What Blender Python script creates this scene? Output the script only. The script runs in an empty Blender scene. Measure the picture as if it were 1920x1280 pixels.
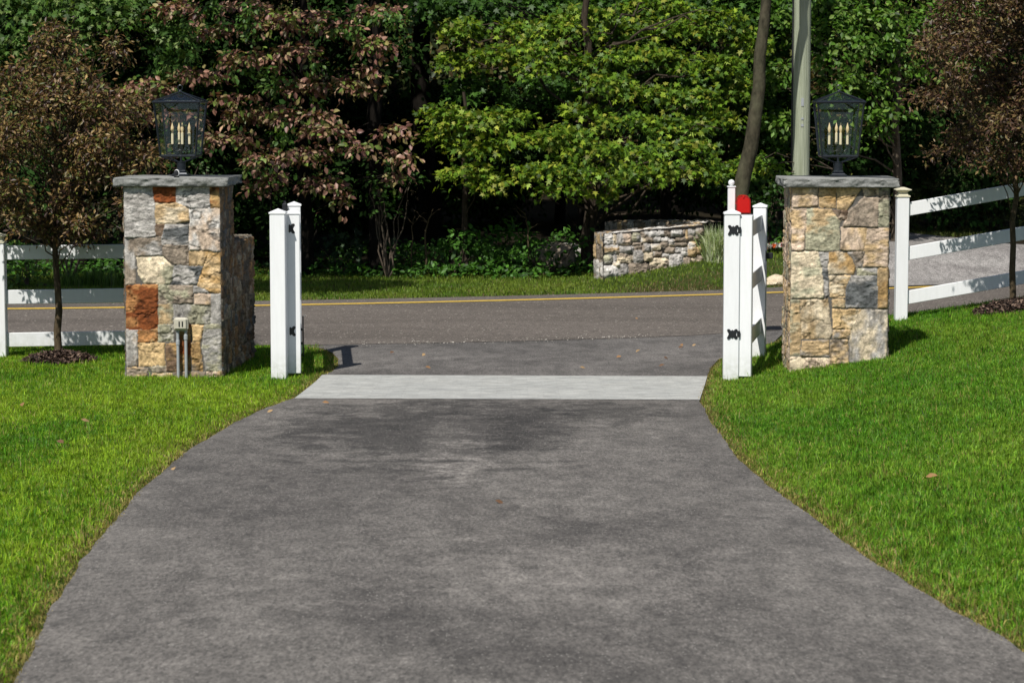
import bpy, math, random
import numpy as np
from mathutils import Vector, Matrix
R = math.radians
random.seed(7); RNG = np.random.default_rng(7)
scene = bpy.context.scene
COL = scene.collection

# ---------------------------------------------------------------- camera, sky, sun, exposure
F = 4533.0; CAMH = 2.6; PITCH = 5.732
cam_d = bpy.data.cameras.new('camera'); cam = bpy.data.objects.new('camera', cam_d); COL.objects.link(cam)
cam.location = (0, 0, CAMH); cam.rotation_euler = (R(90-PITCH), 0, 0)
cam_d.sensor_width = 36; cam_d.lens = F/1920*36; cam_d.clip_end = 600; cam_d.clip_start = .1
cam_d.dof.use_dof = True; cam_d.dof.focus_distance = 23.0; cam_d.dof.aperture_fstop = 8
scene.camera = cam
SUN = Vector((-.32, -.71, 1.0)).normalized()
EL = math.asin(SUN.z); AZ = math.atan2(SUN.x, SUN.y)
w = bpy.data.worlds.new('World'); scene.world = w; w.use_nodes = True
nt = w.node_tree; bg = nt.nodes['Background']
sky = nt.nodes.new('ShaderNodeTexSky'); sky.sky_type = 'NISHITA'; sky.sun_disc = False
sky.sun_elevation = EL; sky.sun_rotation = AZ % (2*math.pi)
nt.links.new(sky.outputs[0], bg.inputs[0]); bg.inputs[1].default_value = .07
sl = bpy.data.lights.new('sun', 'SUN'); sl.energy = 5.0; sl.angle = R(.5); sl.color = (1, .96, .895)
so = bpy.data.objects.new('sun', sl); COL.objects.link(so)
so.rotation_euler = SUN.to_track_quat('Z', 'Y').to_euler()
scene.view_settings.view_transform = 'Standard'; scene.view_settings.look = 'None'
scene.view_settings.exposure = 0.0; scene.view_settings.gamma = 1
scene.cycles.max_bounces = 6; scene.cycles.transparent_max_bounces = 16

# ---------------------------------------------------------------- helpers
def at(px, py, Y):
    """point of the place seen at photo pixel px,py standing Y metres down the drive"""
    p = R(PITCH)
    dx = px-960; dy = F*math.cos(p) + (640-py)*math.sin(p); dz = -F*math.sin(p) + (640-py)*math.cos(p)
    t = Y/dy
    return Vector((dx*t, Y, CAMH+dz*t))

def sm(a, b, x):
    t = np.clip((np.asarray(x, float)-a)/(b-a), 0, 1); return t*t*(3-2*t)

def vnoise(x, y, z=0, seed=0):
    x = np.asarray(x, float); y = np.asarray(y, float); z = np.broadcast_to(np.asarray(z, float), x.shape)
    xi = np.floor(x).astype(np.int64); yi = np.floor(y).astype(np.int64); zi = np.floor(z).astype(np.int64)
    fx = x-xi; fy = y-yi; fz = z-zi
    fx = fx*fx*(3-2*fx); fy = fy*fy*(3-2*fy); fz = fz*fz*(3-2*fz)
    def h(a, b, c):
        n = (a*374761393 + b*668265263 + c*2147483647 + seed*1274126177) & 0xffffffff
        n = ((n ^ (n >> 13))*1274126177) & 0xffffffff
        n = ((n ^ (n >> 16))*2246822519) & 0xffffffff
        return ((n ^ (n >> 15)) & 0xffff)/65535.0
    r = 0
    for i in (0, 1):
        for j in (0, 1):
            for k in (0, 1):
                r = r + h(xi+i, yi+j, zi+k)*(fx if i else 1-fx)*(fy if j else 1-fy)*(fz if k else 1-fz)
    return r
def fbm(x, y, z=0, seed=0, o=4):
    r = 0; a = .5; s = 1.0; t = 0
    for i in range(o):
        r = r + a*vnoise(np.asarray(x)*s, np.asarray(y)*s, np.asarray(z)*s, seed+i*17); t += a; a *= .5; s *= 2.03
    return r/t

def ground_z(x, y):
    x = np.asarray(x, float); y = np.asarray(y, float)
    z = .042*np.maximum(0, 22.3-y) * 1.0
    z = np.where(y < 23.3, .042*(np.sqrt(((22.3-y))**2+.3)+(22.3-y))*.5, 0)
    # far lane falls away, verge, woodland floor
    line = 31.2 + .0*x
    z = z - .10*sm(30.9, 33.0, y - road_bend(x))
    z = z + .66*np.clip((x-.9)/3.4, 0, .6)*sm(33.5, 35.4, y-.6*road_bend(x))
    z = z + .035*np.clip(y-37.5, 0, 30)*np.clip(1-(x-2)/3, 0, 1)
    # lawn bank on the right
    x0 = 1.75 + .35*sm(17, 22, y)
    c = .13 + .015*np.clip(y-21, 0, 1)
    bank = c*np.maximum(0, x-x0)
    bank = np.where(bank > .6, .6+(bank-.6)*.4, bank)
    z = z + bank*(1-sm(25.7, 27.3, y))
    return z
def road_bend(x):
    x = np.asarray(x, float); c = np.clip(x, -10, 8)
    return .3*c + .015*c*c + .54*np.maximum(x-8, 0)
def gz(x, y): return float(ground_z(x, y))
def hit(px, py):
    a = at(px, py, 1.0) - Vector((0, 0, CAMH)); y = 5.0
    while y < 90:
        if CAMH + a.z*y < gz(a.x*y, y): break
        y += .03
    return Vector((a.x*y, y, gz(a.x*y, y)))

def tag(o, label=None, cat=None, group=None, kind=None):
    if label: o['label'] = label
    if cat: o['category'] = cat
    if group: o['group'] = group
    if kind: o['kind'] = kind
    return o
def thing(name, loc, label, cat, group=None, rz=0):
    o = bpy.data.objects.new(name, None); o.empty_display_size = .2; COL.objects.link(o)
    o.location = loc; o.rotation_euler = (0, 0, rz)
    return tag(o, label, cat, group)
def link(name, me, mat, parent=None):
    o = bpy.data.objects.new(name, me); COL.objects.link(o)
    if mat is not None:
        for m in (mat if isinstance(mat, (list, tuple)) else [mat]): me.materials.append(m)
    if parent: o.parent = parent
    return o
def npmesh(name, v, loops, totals, col=None, smooth=False, mats=None):
    me = bpy.data.meshes.new(name); v = np.asarray(v, np.float32)
    loops = np.asarray(loops, np.int32).ravel(); totals = np.asarray(totals, np.int32).ravel()
    me.vertices.add(len(v)); me.vertices.foreach_set('co', v.ravel())
    me.loops.add(len(loops)); me.loops.foreach_set('vertex_index', loops)
    me.polygons.add(len(totals))
    st = np.concatenate([[0], np.cumsum(totals)[:-1]]).astype(np.int32)
    me.polygons.foreach_set('loop_start', st); me.polygons.foreach_set('loop_total', totals)
    if smooth: me.polygons.foreach_set('use_smooth', np.ones(len(totals), bool))
    if mats is not None: me.polygons.foreach_set('material_index', np.asarray(mats, np.int32))
    me.update(calc_edges=True)
    if col is not None:
        a = me.color_attributes.new('tint', 'FLOAT_COLOR', 'POINT')
        c = np.ones((len(v), 4), np.float32); c[:, :3] = col
        a.data.foreach_set('color', c.ravel())
    return me

class MB:
    """collects simple shapes; becomes one mesh"""
    def __init__(s): s.v = []; s.f = []
    def add(s, vs, fs, M=None):
        n = len(s.v)
        for p in vs: s.v.append(tuple(M @ Vector(p)) if M is not None else tuple(p))
        for f in fs: s.f.append(tuple(i+n for i in f))
        return s
    def box(s, c, d, M=None, rz=0, b=0.0):
        x, y, z = d[0]/2, d[1]/2, d[2]/2
        T = Matrix.Translation(Vector(c)) @ Matrix.Rotation(rz, 4, 'Z')
        if M is not None: T = M @ T
        if b <= 0:
            vs = [(-x,-y,-z),(x,-y,-z),(x,y,-z),(-x,y,-z),(-x,-y,z),(x,-y,z),(x,y,z),(-x,y,z)]
            return s.add(vs, [(0,3,2,1),(4,5,6,7),(0,1,5,4),(1,2,6,5),(2,3,7,6),(3,0,4,7)], T)
        # chamfered vertical edges and top/bottom rims
        def ring(ix, iz):
            return [(-x+ix,-y,iz),(x-ix,-y,iz),(x,-y+ix,iz),(x,y-ix,iz),(x-ix,y,iz),(-x+ix,y,iz),(-x,y-ix,iz),(-x,-y+ix,iz)]
        def inner(iz): return [(px*(x-b)/x if abs(px)>x-b-1e-9 else px, py*(y-b)/y if abs(py)>y-b-1e-9 else py, iz) for px,py,_ in ring(b, iz)]
        vs = inner(-z)+ring(b,-z+b)+ring(b,z-b)+inner(z)
        fs = [tuple(range(7,-1,-1)), tuple(range(24,32))]
        for k in range(3):
            for i in range(8): j=(i+1)%8; fs.append((k*8+i,k*8+j,k*8+8+j,k*8+8+i))
        return s.add(vs, fs, T)
    def tube(s, pts, rad, n=8, M=None, cap=True):
        pts = [Vector(p) for p in pts]
        if not isinstance(rad, (list, tuple)): rad = [rad]*len(pts)
        vs = []; fs = []; up = Vector((0,0,1)); pu = None
        for i, p in enumerate(pts):
            t = (pts[min(i+1,len(pts)-1)]-pts[max(i-1,0)]).normalized()
            if pu is None: pu = t.cross(Vector((.3,.1,1)) if abs(t.z)<.9 else Vector((1,.2,0))).normalized()
            u = (pu - t*pu.dot(t)).normalized(); pu = u; q = t.cross(u)
            for k in range(n):
                a = 2*math.pi*k/n; vs.append(p+(u*math.cos(a)+q*math.sin(a))*rad[i])
        for i in range(len(pts)-1):
            for k in range(n):
                k2=(k+1)%n; fs.append((i*n+k,i*n+k2,(i+1)*n+k2,(i+1)*n+k))
        if cap: fs.append(tuple(range(n-1,-1,-1))); fs.append(tuple(range((len(pts)-1)*n,len(pts)*n)))
        return s.add(vs, fs, M)
    def lathe(s, prof, c=(0,0,0), n=20, M=None, sq=False):
        vs=[];fs=[]
        for r,z in prof:
            for k in range(n):
                a=2*math.pi*(k+(.5 if sq else 0))/n; rr=r*(math.sqrt(2) if sq else 1)
                vs.append((c[0]+rr*math.cos(a),c[1]+rr*math.sin(a),c[2]+z))
        for i in range(len(prof)-1):
            for k in range(n):
                k2=(k+1)%n; fs.append((i*n+k,i*n+k2,(i+1)*n+k2,(i+1)*n+k))
        fs.append(tuple(range(n-1,-1,-1))); fs.append(tuple(range((len(prof)-1)*n,len(prof)*n)))
        return s.add(vs,fs,M)
    def prism(s, poly, th, M=None):
        n=len(poly); vs=[(a,0,b) for a,b in poly]+[(a,th,b) for a,b in poly]
        fs=[tuple(range(n)),tuple(range(2*n-1,n-1,-1))]+[((i+1)%n,i,n+i,n+(i+1)%n) for i in range(n)]
        return s.add(vs,fs,M)
    def build(s, name, mat, parent=None, smooth=False):
        me=bpy.data.meshes.new(name); me.from_pydata(s.v,[],s.f); me.update()
        if smooth:
            me.polygons.foreach_set('use_smooth',[True]*len(me.polygons))
            me.set_sharp_from_angle(angle=R(35))
        return link(name,me,mat,parent)

# ---------------------------------------------------------------- materials
def mat_new(name):
    m = bpy.data.materials.new(name); m.use_nodes = True
    n = m.node_tree; p = n.nodes['Principled BSDF']
    return m, n, p
def N(n, t, **k):
    x = n.nodes.new(t)
    for a, b in k.items():
        if a in ('operation','blend_type','data_type','attribute_name','feature','noise_dimensions','offset','squash'): setattr(x, a, b)
    return x
def noise(n, vec, scale, detail=4, rough=.55, dist=0):
    t = n.nodes.new('ShaderNodeTexNoise'); t.inputs['Scale'].default_value = scale
    t.inputs['Detail'].default_value = detail; t.inputs['Roughness'].default_value = rough; t.inputs['Distortion'].default_value = dist
    if vec: n.links.new(vec, t.inputs['Vector'])
    return t.outputs['Fac']
def ramp(n, fac, stops):
    r = n.nodes.new('ShaderNodeValToRGB'); e = r.color_ramp.elements
    while len(e) < len(stops): e.new(.5)
    for i, (p, c) in enumerate(stops):
        e[i].position = p; e[i].color = (c, c, c, 1) if isinstance(c, (int, float)) else (*c, 1)
    n.links.new(fac, r.inputs[0]); return r.outputs[0]
def mix(n, a, b, fac, mode='MIX'):
    m = n.nodes.new('ShaderNodeMixRGB'); m.blend_type = mode
    for i, x in ((0, fac), (1, a), (2, b)):
        if isinstance(x, (int, float)): m.inputs[i].default_value = x if i == 0 else (x, x, x, 1)
        elif isinstance(x, tuple): m.inputs[i].default_value = (*x, 1)
        else: n.links.new(x, m.inputs[i])
    return m.outputs[0]
def bump(n, p, h, strength, dist):
    b = n.nodes.new('ShaderNodeBump'); b.inputs['Strength'].default_value = strength; b.inputs['Distance'].default_value = dist
    n.links.new(h, b.inputs['Height']); n.links.new(b.outputs[0], p.inputs['Normal'])
def coords(n, scale=None):
    g = n.nodes.new('ShaderNodeTexCoord'); v = g.outputs['Object']
    if scale:
        m = n.nodes.new('ShaderNodeMapping'); m.inputs['Scale'].default_value = scale; n.links.new(v, m.inputs[0]); v = m.outputs[0]
    return v
def plain(name, c, rough=.5, metal=0, var=.12, scale=30, spec=.5, bmp=0):
    m, n, p = mat_new(name); v = coords(n)
    f = noise(n, v, scale, 5)
    lo = tuple(x*(1-var) for x in c); hi = tuple(min(1, x*(1+var)) for x in c)
    n.links.new(ramp(n, f, [(.3, lo), (.7, hi)]), p.inputs['Base Color'])
    p.inputs['Roughness'].default_value = rough; p.inputs['Metallic'].default_value = metal
    p.inputs['Specular IOR Level'].default_value = spec
    if bmp: bump(n, p, noise(n, v, scale*4, 4), bmp, .004)
    return m
def asphalt(name, c0, c1, speck, patch=.35, stretch=(1, 1, 1), specksc=70, bsc=.9, k=1.0):
    m, n, p = mat_new(name); v = coords(n); vs = coords(n, stretch)
    big = noise(n, vs, bsc, 6, .62, .8); mid = noise(n, coords(n, (1, .5, 1)), bsc*8, 9, .8, .3); fine = noise(n, coords(n, (1, .3, 1)), 60, 4, .8); fine2 = noise(n, v, 190, 2, .7)
    base = ramp(n, big, [(.36, c0), (.60, c1)])
    if bsc == .75:   # wear of the driveway: an old dark stain before the stone band, a pale worn track through it
        def blob(loc, sc, k0, k1, mul, nsc):
            mp = n.nodes.new('ShaderNodeMapping'); mp.vector_type = 'TEXTURE'; mp.inputs['Location'].default_value = loc; mp.inputs['Scale'].default_value = sc
            n.links.new(v, mp.inputs[0]); gr = n.nodes.new('ShaderNodeTexGradient'); gr.gradient_type = 'SPHERICAL'; n.links.new(mp.outputs[0], gr.inputs[0])
            a = mix(n, gr.outputs[1], ramp(n, noise(n, coords(n, (1, .8, 1)), nsc, 9, .78, .3), [(.36, 0.0), (.64, 1.0)]), .46)
            return ramp(n, a, [(k0, 1.0), (k1, mul)])
        base = mix(n, base, blob((-.55, 17.6, .2), (1.7, 4.2, 3), .36, .58, .40, 3.0), 1.0, 'MULTIPLY')
        base = mix(n, base, blob((.75, 19.0, .2), (.8, 1.6, 3), .38, .58, .5, 4.2), 1.0, 'MULTIPLY')
        base = mix(n, base, blob((-.38, 17.2, .2), (.42, 4.0, 3), .36, .58, 2.0, 5.5), 1.0, 'MULTIPLY')
        base = mix(n, base, blob((.2, 10.6, .4), (1.0, 1.6, 3), .40, .62, 1.35, 3.6), 1.0, 'MULTIPLY')
    base = mix(n, base, ramp(n, mid, [(.38, 1-.34*k), (.62, 1+.34*k)]), .9, 'MULTIPLY')
    base = mix(n, base, ramp(n, fine, [(.34, .42), (.66, 1.58)]), .9, 'MULTIPLY')
    base = mix(n, base, ramp(n, fine2, [(.3, .7), (.7, 1.3)]), .6, 'MULTIPLY')
    vo = n.nodes.new('ShaderNodeTexVoronoi'); vo.inputs['Scale'].default_value = specksc; n.links.new(v, vo.inputs['Vector'])
    sp = ramp(n, vo.outputs['Distance'], [(.12, 1.0), (.24, 0.0)])
    sel = ramp(n, vo.outputs['Color'], [(.62, 0.0), (.7, 1.0)])
    base = mix(n, base, speck, mix(n, sp, sel, 1.0, 'MULTIPLY'))
    n.links.new(base, p.inputs['Base Color']); p.inputs['Roughness'].default_value = .88
    bump(n, p, fine2, .5, .004)
    return m
def leafmat(name, rough=.5, trans=.3, tcol=(1.25, 1.25, .5), sheen=.3, gain=1.0):
    m, n, p = mat_new(name)
    a = n.nodes.new('ShaderNodeAttribute'); a.attribute_name = 'tint'
    c = a.outputs['Color']
    v = coords(n); f = noise(n, v, 9, 3)
    c = mix(n, c, ramp(n, f, [(.3, .75*gain), (.7, 1.25*gain)]), 1.0, 'MULTIPLY')
    n.links.new(c, p.inputs['Base Color']); p.inputs['Roughness'].default_value = rough
    p.inputs['Specular IOR Level'].default_value = sheen
    t = n.nodes.new('ShaderNodeBsdfTranslucent'); n.links.new(mix(n, c, tcol, 1.0, 'MULTIPLY'), t.inputs[0])
    mx = n.nodes.new('ShaderNodeMixShader'); mx.inputs[0].default_value = trans
    n.links.new(p.outputs[0], mx.inputs[1]); n.links.new(t.outputs[0], mx.inputs[2])
    n.links.new(mx.outputs[0], n.nodes['Material Output'].inputs[0])
    return m
def stonemat(name):
    m, n, p = mat_new(name); a = n.nodes.new('ShaderNodeAttribute'); a.attribute_name = 'tint'
    v = coords(n); f = noise(n, v, 60, 6, .7); f2 = noise(n, v, 14, 5, .65)
    c = mix(n, a.outputs['Color'], ramp(n, f, [(.3, .62), (.7, 1.38)]), .8, 'MULTIPLY')
    c = mix(n, c, ramp(n, f2, [(.3, .75), (.7, 1.2)]), .6, 'MULTIPLY')
    n.links.new(c, p.inputs['Base Color']); p.inputs['Roughness'].default_value = .9; p.inputs['Specular IOR Level'].default_value = .25
    bump(n, p, mix(n, f, f2, .5), .9, .012)
    return m
def barkmat(name, c0, c1, sc=(14, 14, 2.2), moss=None):
    m, n, p = mat_new(name); v = coords(n, sc); f = noise(n, v, 1.6, 6, .65)
    c = ramp(n, f, [(.32, c0), (.68, c1)])
    if moss: c = mix(n, c, moss, ramp(n, noise(n, coords(n), 2.5, 5), [(.45, 0.0), (.65, .8)]))
    n.links.new(c, p.inputs['Base Color']); p.inputs['Roughness'].default_value = .95; p.inputs['Specular IOR Level'].default_value = .08
    bump(n, p, f, .9, .02)
    return m
def glassmat(name):
    m, n, p = mat_new(name); o = n.nodes['Material Output']
    tr = n.nodes.new('ShaderNodeBsdfTransparent'); tr.inputs[0].default_value = (.955, .97, .965, 1)
    gl = n.nodes.new('ShaderNodeBsdfGlossy'); gl.inputs['Roughness'].default_value = .03
    fr = n.nodes.new('ShaderNodeLayerWeight'); fr.inputs[0].default_value = .5
    mx = n.nodes.new('ShaderNodeMixShader'); n.links.new(ramp(n, fr.outputs['Facing'], [(0, .09), (.55, .14), (.85, .34), (1, .9)]), mx.inputs[0])
    n.links.new(tr.outputs[0], mx.inputs[1]); n.links.new(gl.outputs[0], mx.inputs[2]); n.links.new(mx.outputs[0], o.inputs[0])
    return m

M = {}
def vinyl_mat():
    m, n, p = mat_new('white_vinyl'); v = coords(n)
    sep = n.nodes.new('ShaderNodeSeparateXYZ'); n.links.new(v, sep.inputs[0])
    c = ramp(n, noise(n, coords(n, (9, 9, 1.2)), 2.2, 6, .7), [(.3, (.80, .81, .81)), (.62, (.86, .87, .875))])
    low = n.nodes.new('ShaderNodeMapRange'); low.inputs['From Min'].default_value = .0; low.inputs['From Max'].default_value = .28; low.inputs['To Min'].default_value = .62; low.inputs['To Max'].default_value = 0
    n.links.new(sep.outputs['Z'], low.inputs[0])
    k = mix(n, 0.0, low.outputs[0], ramp(n, noise(n, v, 16, 6, .75), [(.38, 0.0), (.7, 1.0)]))
    n.links.new(mix(n, c, (.34, .36, .24), k), p.inputs['Base Color']); p.inputs['Roughness'].default_value = .42; return m
M['vinyl'] = vinyl_mat()
M['black'] = plain('black_metal', (.018, .019, .022), .42, .0, var=.2)
M['lamp'] = plain('lantern_metal', (.022, .027, .034), .33, .35, var=.25)
M['glass'] = glassmat('pane_glass')
M['candle'] = plain('candle_sleeve', (.85, .74, .5), .5, var=.06)
M['bulb'] = plain('amber_bulb', (.85, .66, .38), .15, var=.1)
M['cream'] = plain('cream_plastic', (.66, .62, .46), .4, var=.06)
M['beige'] = plain('beige_box', (.5, .47, .38), .5, var=.1)
M['pvc'] = plain('grey_conduit', (.34, .36, .37), .45, var=.08)
M['red'] = plain('red_enamel', (.55, .010, .008), .25, var=.05)
M['red_dark'] = plain('dark_red_enamel', (.28, .006, .006), .35, var=.05)
M['white_cam'] = plain('white_plastic', (.75, .75, .73), .35, var=.02)
M['slab'] = stonemat('bluestone'); M['stone'] = stonemat('veneer_stone')
M['drive'] = asphalt('drive_asphalt', (.090, .082, .074), (.146, .134, .120), (.42, .4, .36), stretch=(1, .42, 1), specksc=48, bsc=.75)
M['apron'] = asphalt('apron_asphalt', (.078, .072, .067), (.145, .134, .124), (.3, .29, .28), stretch=(.6, .8, 1), specksc=60, bsc=.7)
M['road'] = asphalt('road_asphalt', (.098, .083, .070), (.13, .111, .095), (.55, .5, .43), stretch=(.25, 1.0, 1), specksc=17, k=.5)
M['road2'] = asphalt('pale_asphalt', (.21, .195, .185), (.27, .255, .24), (.4, .38, .35), stretch=(.5, 1, 1), specksc=40)
M['line'] = plain('yellow_paint', (.60, .40, .07), .7, var=.35, scale=12)
M['chips'] = leafmat('wood_chips', .8, .0); M['petal'] = leafmat('petals', .5, .3, (1, 1, 1))
M['leaf'] = leafmat('leaf_green', .5, .3); M['leaf_far'] = leafmat('leaf_far', .8, .12, sheen=.08); M['leaf_dull'] = leafmat('leaf_dull', .45, .22, (1.2, 1.0, .6), .35)
M['grass'] = leafmat('grass_blades', .5, .38, (1.25, 1.2, .5), .3)
M['bark'] = barkmat('bark', (.05, .038, .028), (.15, .12, .09)); M['bark_mid'] = barkmat('mid_bark', (.025, .02, .015), (.085, .065, .048)); M['bark_dark'] = barkmat('dark_bark', (.006, .005, .004), (.018, .015, .012))
M['bark_lean'] = barkmat('grey_bark', (.025, .024, .016), (.085, .075, .05), (9, 9, 4), moss=(.09, .09, .055))
M['bark_young'] = barkmat('young_bark', (.05, .036, .022), (.13, .10, .06), (20, 20, 6))
M['pole'] = barkmat('treated_pole', (.26, .29, .2), (.43, .46, .35), (26, 26, .9))

def ground_mat():
    m, n, p = mat_new('soil'); v = coords(n)
    f = noise(n, v, 1.2, 6, .65); f2 = noise(n, v, 30, 4, .7)
    sep = n.nodes.new('ShaderNodeSeparateXYZ'); n.links.new(v, sep.inputs[0])
    mr = n.nodes.new('ShaderNodeMapRange'); mr.inputs['From Min'].default_value = 36.2; mr.inputs['From Max'].default_value = 38.5
    n.links.new(sep.outputs['Y'], mr.inputs[0])
    turf = ramp(n, f, [(.3, (.03, .05, .010)), (.7, (.05, .075, .015))])
    litter = ramp(n, f, [(.3, (.012, .010, .006)), (.7, (.03, .024, .014))])
    c = mix(n, turf, litter, mr.outputs[0]); c = mix(n, c, ramp(n, f2, [(.3, .5), (.7, 1.5)]), .8, 'MULTIPLY')
    n.links.new(c, p.inputs['Base Color']); p.inputs['Roughness'].default_value = 1; p.inputs['Specular IOR Level'].default_value = .1
    bump(n, p, f2, .8, .03); return m
M['ground'] = ground_mat()
def band_mat():
    m, n, p = mat_new('granite_setts'); v = coords(n)
    br = n.nodes.new('ShaderNodeTexBrick'); n.links.new(v, br.inputs[0]); br.inputs['Scale'].default_value = 1
    br.inputs['Brick Width'].default_value = .27; br.inputs['Row Height'].default_value = .12; br.inputs['Mortar Size'].default_value = .005
    br.inputs['Color1'].default_value = (.38, .385, .365, 1); br.inputs['Color2'].default_value = (.44, .44, .41, 1); br.inputs['Mortar'].default_value = (.37, .37, .35, 1)
    f = noise(n, coords(n, (1.2, 4, 1)), 4, 8, .78, .5); f2 = noise(n, v, 60, 3, .7)
    c = mix(n, br.outputs[0], ramp(n, f, [(.36, .6), (.64, 1.35)]), .9, 'MULTIPLY'); c = mix(n, c, ramp(n, f2, [(.3, .8), (.7, 1.15)]), .8, 'MULTIPLY')
    n.links.new(c, p.inputs['Base Color']); p.inputs['Roughness'].default_value = .85
    bump(n, p, br.outputs['Fac'], -.6, .006); return m
M['band'] = band_mat()

# ---------------------------------------------------------------- ground, driveway, road
def grid_sheet(name, xs, ys, zf, mat):
    X, Y = np.meshgrid(xs, ys); Z = zf(X, Y); v = np.stack([X, Y, Z], -1).reshape(-1, 3)
    ny, nx = X.shape; i = np.arange(ny-1)[:, None]*nx+np.arange(nx-1)[None]; q = np.stack([i, i+1, i+nx+1, i+nx], -1).reshape(-1, 4)
    return tag(link(name, npmesh(name, v, q, np.full(len(q), 4), smooth=True), mat), kind='structure')
def strip(name, rows, mat, nc=24, off=0.0, last=None):
    """rows of (left point, right point) in plan; surface follows the ground"""
    v = []; fine = []
    for (a, b), (c, d) in zip(rows[:-1], rows[1:]):
        m = max(1, int(max(abs(c[1]-a[1]), abs(d[1]-b[1]))/.15)) if len(rows) < 20 else 1
        for q in range(m): t = q/m; fine.append(((a[0]+(c[0]-a[0])*t, a[1]+(c[1]-a[1])*t), (b[0]+(d[0]-b[0])*t, b[1]+(d[1]-b[1])*t)))
    rows = fine+[rows[-1]]
    for a, b in rows:
        for k in range(nc+1):
            t = k/nc; x = a[0]+(b[0]-a[0])*t; y = a[1]+(b[1]-a[1])*t
            if last and b is rows[-1][1]: y = last(x)
            v.append((x, y, gz(x, y)+off))
    q = []; n = nc+1
    for i in range(len(rows)-1):
        for k in range(nc): q.append((i*n+k, i*n+k+1, (i+1)*n+k+1, (i+1)*n+k))
    return tag(link(name, npmesh(name, v, q, [4]*len(q), smooth=True), mat), kind='structure')

xs = np.unique(np.round(np.concatenate([np.linspace(-150, -12, 24), np.arange(-12, 12, .25), np.linspace(12, 150, 24)]), 3))
ys = np.unique(np.round(np.concatenate([np.arange(-30, 4, 3), np.arange(4, 46, .2), np.linspace(46, 260, 36)]), 3))
grid_sheet('ground', xs, ys, lambda x, y: ground_z(x, y)-.012+.008*(fbm(x*1.7, y*1.7, 0, 3)-.5), M['ground'])

LE = [hit(*p) for p in [(30,1280),(55,1230),(80,1170),(107,1120),(135,1080),(165,1035),(195,1000),(220,975),(245,940),(280,905),(320,872),(350,845),(400,815),(450,787),(500,764),(552,747)]]
RE = [hit(*p) for p in [(1990,1262),(1920,1220),(1820,1165),(1730,1110),(1640,1055),(1560,1000),(1500,950),(1440,910),(1385,860),(1350,815),(1330,785),(1312,750)]]
LEx = np.array([p.x for p in LE]); LEy = np.array([p.y for p in LE]); REx = np.array([p.x for p in RE]); REy = np.array([p.y for p in RE])
def left_edge(y): return np.interp(y, np.r_[0., LEy], np.r_[-1.75, LEx])
def right_edge(y): return np.interp(y, np.r_[0., REy], np.r_[1.8, REx])
BF0, BF1 = hit(552, 747), hit(1312, 750); BB0, BB1 = hit(604, 703), hit(1326, 706)
yb = min(BF0.y, BF1.y)
wob = lambda y, s: .045*(float(fbm(np.array([y*3.0]), np.array([s]), 0, 3, 5)[0])-.5)
rows = []
for y in np.arange(-6, yb-.05, .07): rows.append(((float(left_edge(y))+wob(y, 1), y), (float(right_edge(y))+wob(y, 5), y)))
rows.append(((BF0.x-.01, BF0.y+.03), (BF1.x+.01, BF1.y+.03)))
strip('driveway', rows, M['drive'])
rows = [((BF0.x+(BB0.x-BF0.x)*t, BF0.y+(BB0.y-BF0.y)*t), (BF1.x+(BB1.x-BF1.x)*t, BF1.y+(BB1.y-BF1.y)*t)) for t in np.linspace(0, 1, 8)]
strip('stone_band', rows, M['band'], nc=40, off=.003)
# apron between the band and the road
def near_edge(x):
    x = np.clip(np.asarray(x, float), -3.57, 40); return 25.9 + .25*x + .035*np.minimum(x, 6)**2 + .3*np.maximum(x-6, 0)
al = [(BB0.x, BB0.y)]+[(p.x, p.y) for p in (hit(622,697), hit(634,687), hit(634,672), hit(622,661), hit(604,653))]
ar = [(BB1.x, BB1.y)]+[(p.x, p.y) for p in (hit(1332,690), hit(1347,674), hit(1375,662), hit(1410,652), hit(1450,642))]
rows = [(a, b) for a, b in zip(al, ar)]; rows.append(((-2.7, float(near_edge(-2.7))+.15), (3.3, float(near_edge(3.3))+.15)))
strip('apron', rows, M['apron'], off=.0, last=lambda x: float(near_edge(x))+.12)
LINE_Y = lambda x: 31.35 + road_bend(x)
def far_edge(x): return 33.15 + road_bend(x)
X = np.arange(-40, 30, .5)
rows = [((x, float(near_edge(x))), (x, float(far_edge(x)))) for x in X]
strip('road', rows[::-1], M['road'], nc=30, off=.004)
strip('road_line', [((x, float(LINE_Y(x))-.22), (x, float(LINE_Y(x))+.22)) for x in X[::-1]], M['line'], nc=2, off=.009)
# neighbour's driveway opening off the road on the right
nl = [hit(1560,543), hit(1590,500), hit(1620,470), hit(1650,445), hit(1680,436)]
nr = [hit(2300,520), hit(2200,498), hit(2050,478), hit(1889,459), hit(1785,447)]
strip('side_driveway', [((a.x, a.y), (b.x, b.y)) for a, b in zip(nl, nr)], M['road2'], nc=40, off=.02)

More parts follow.
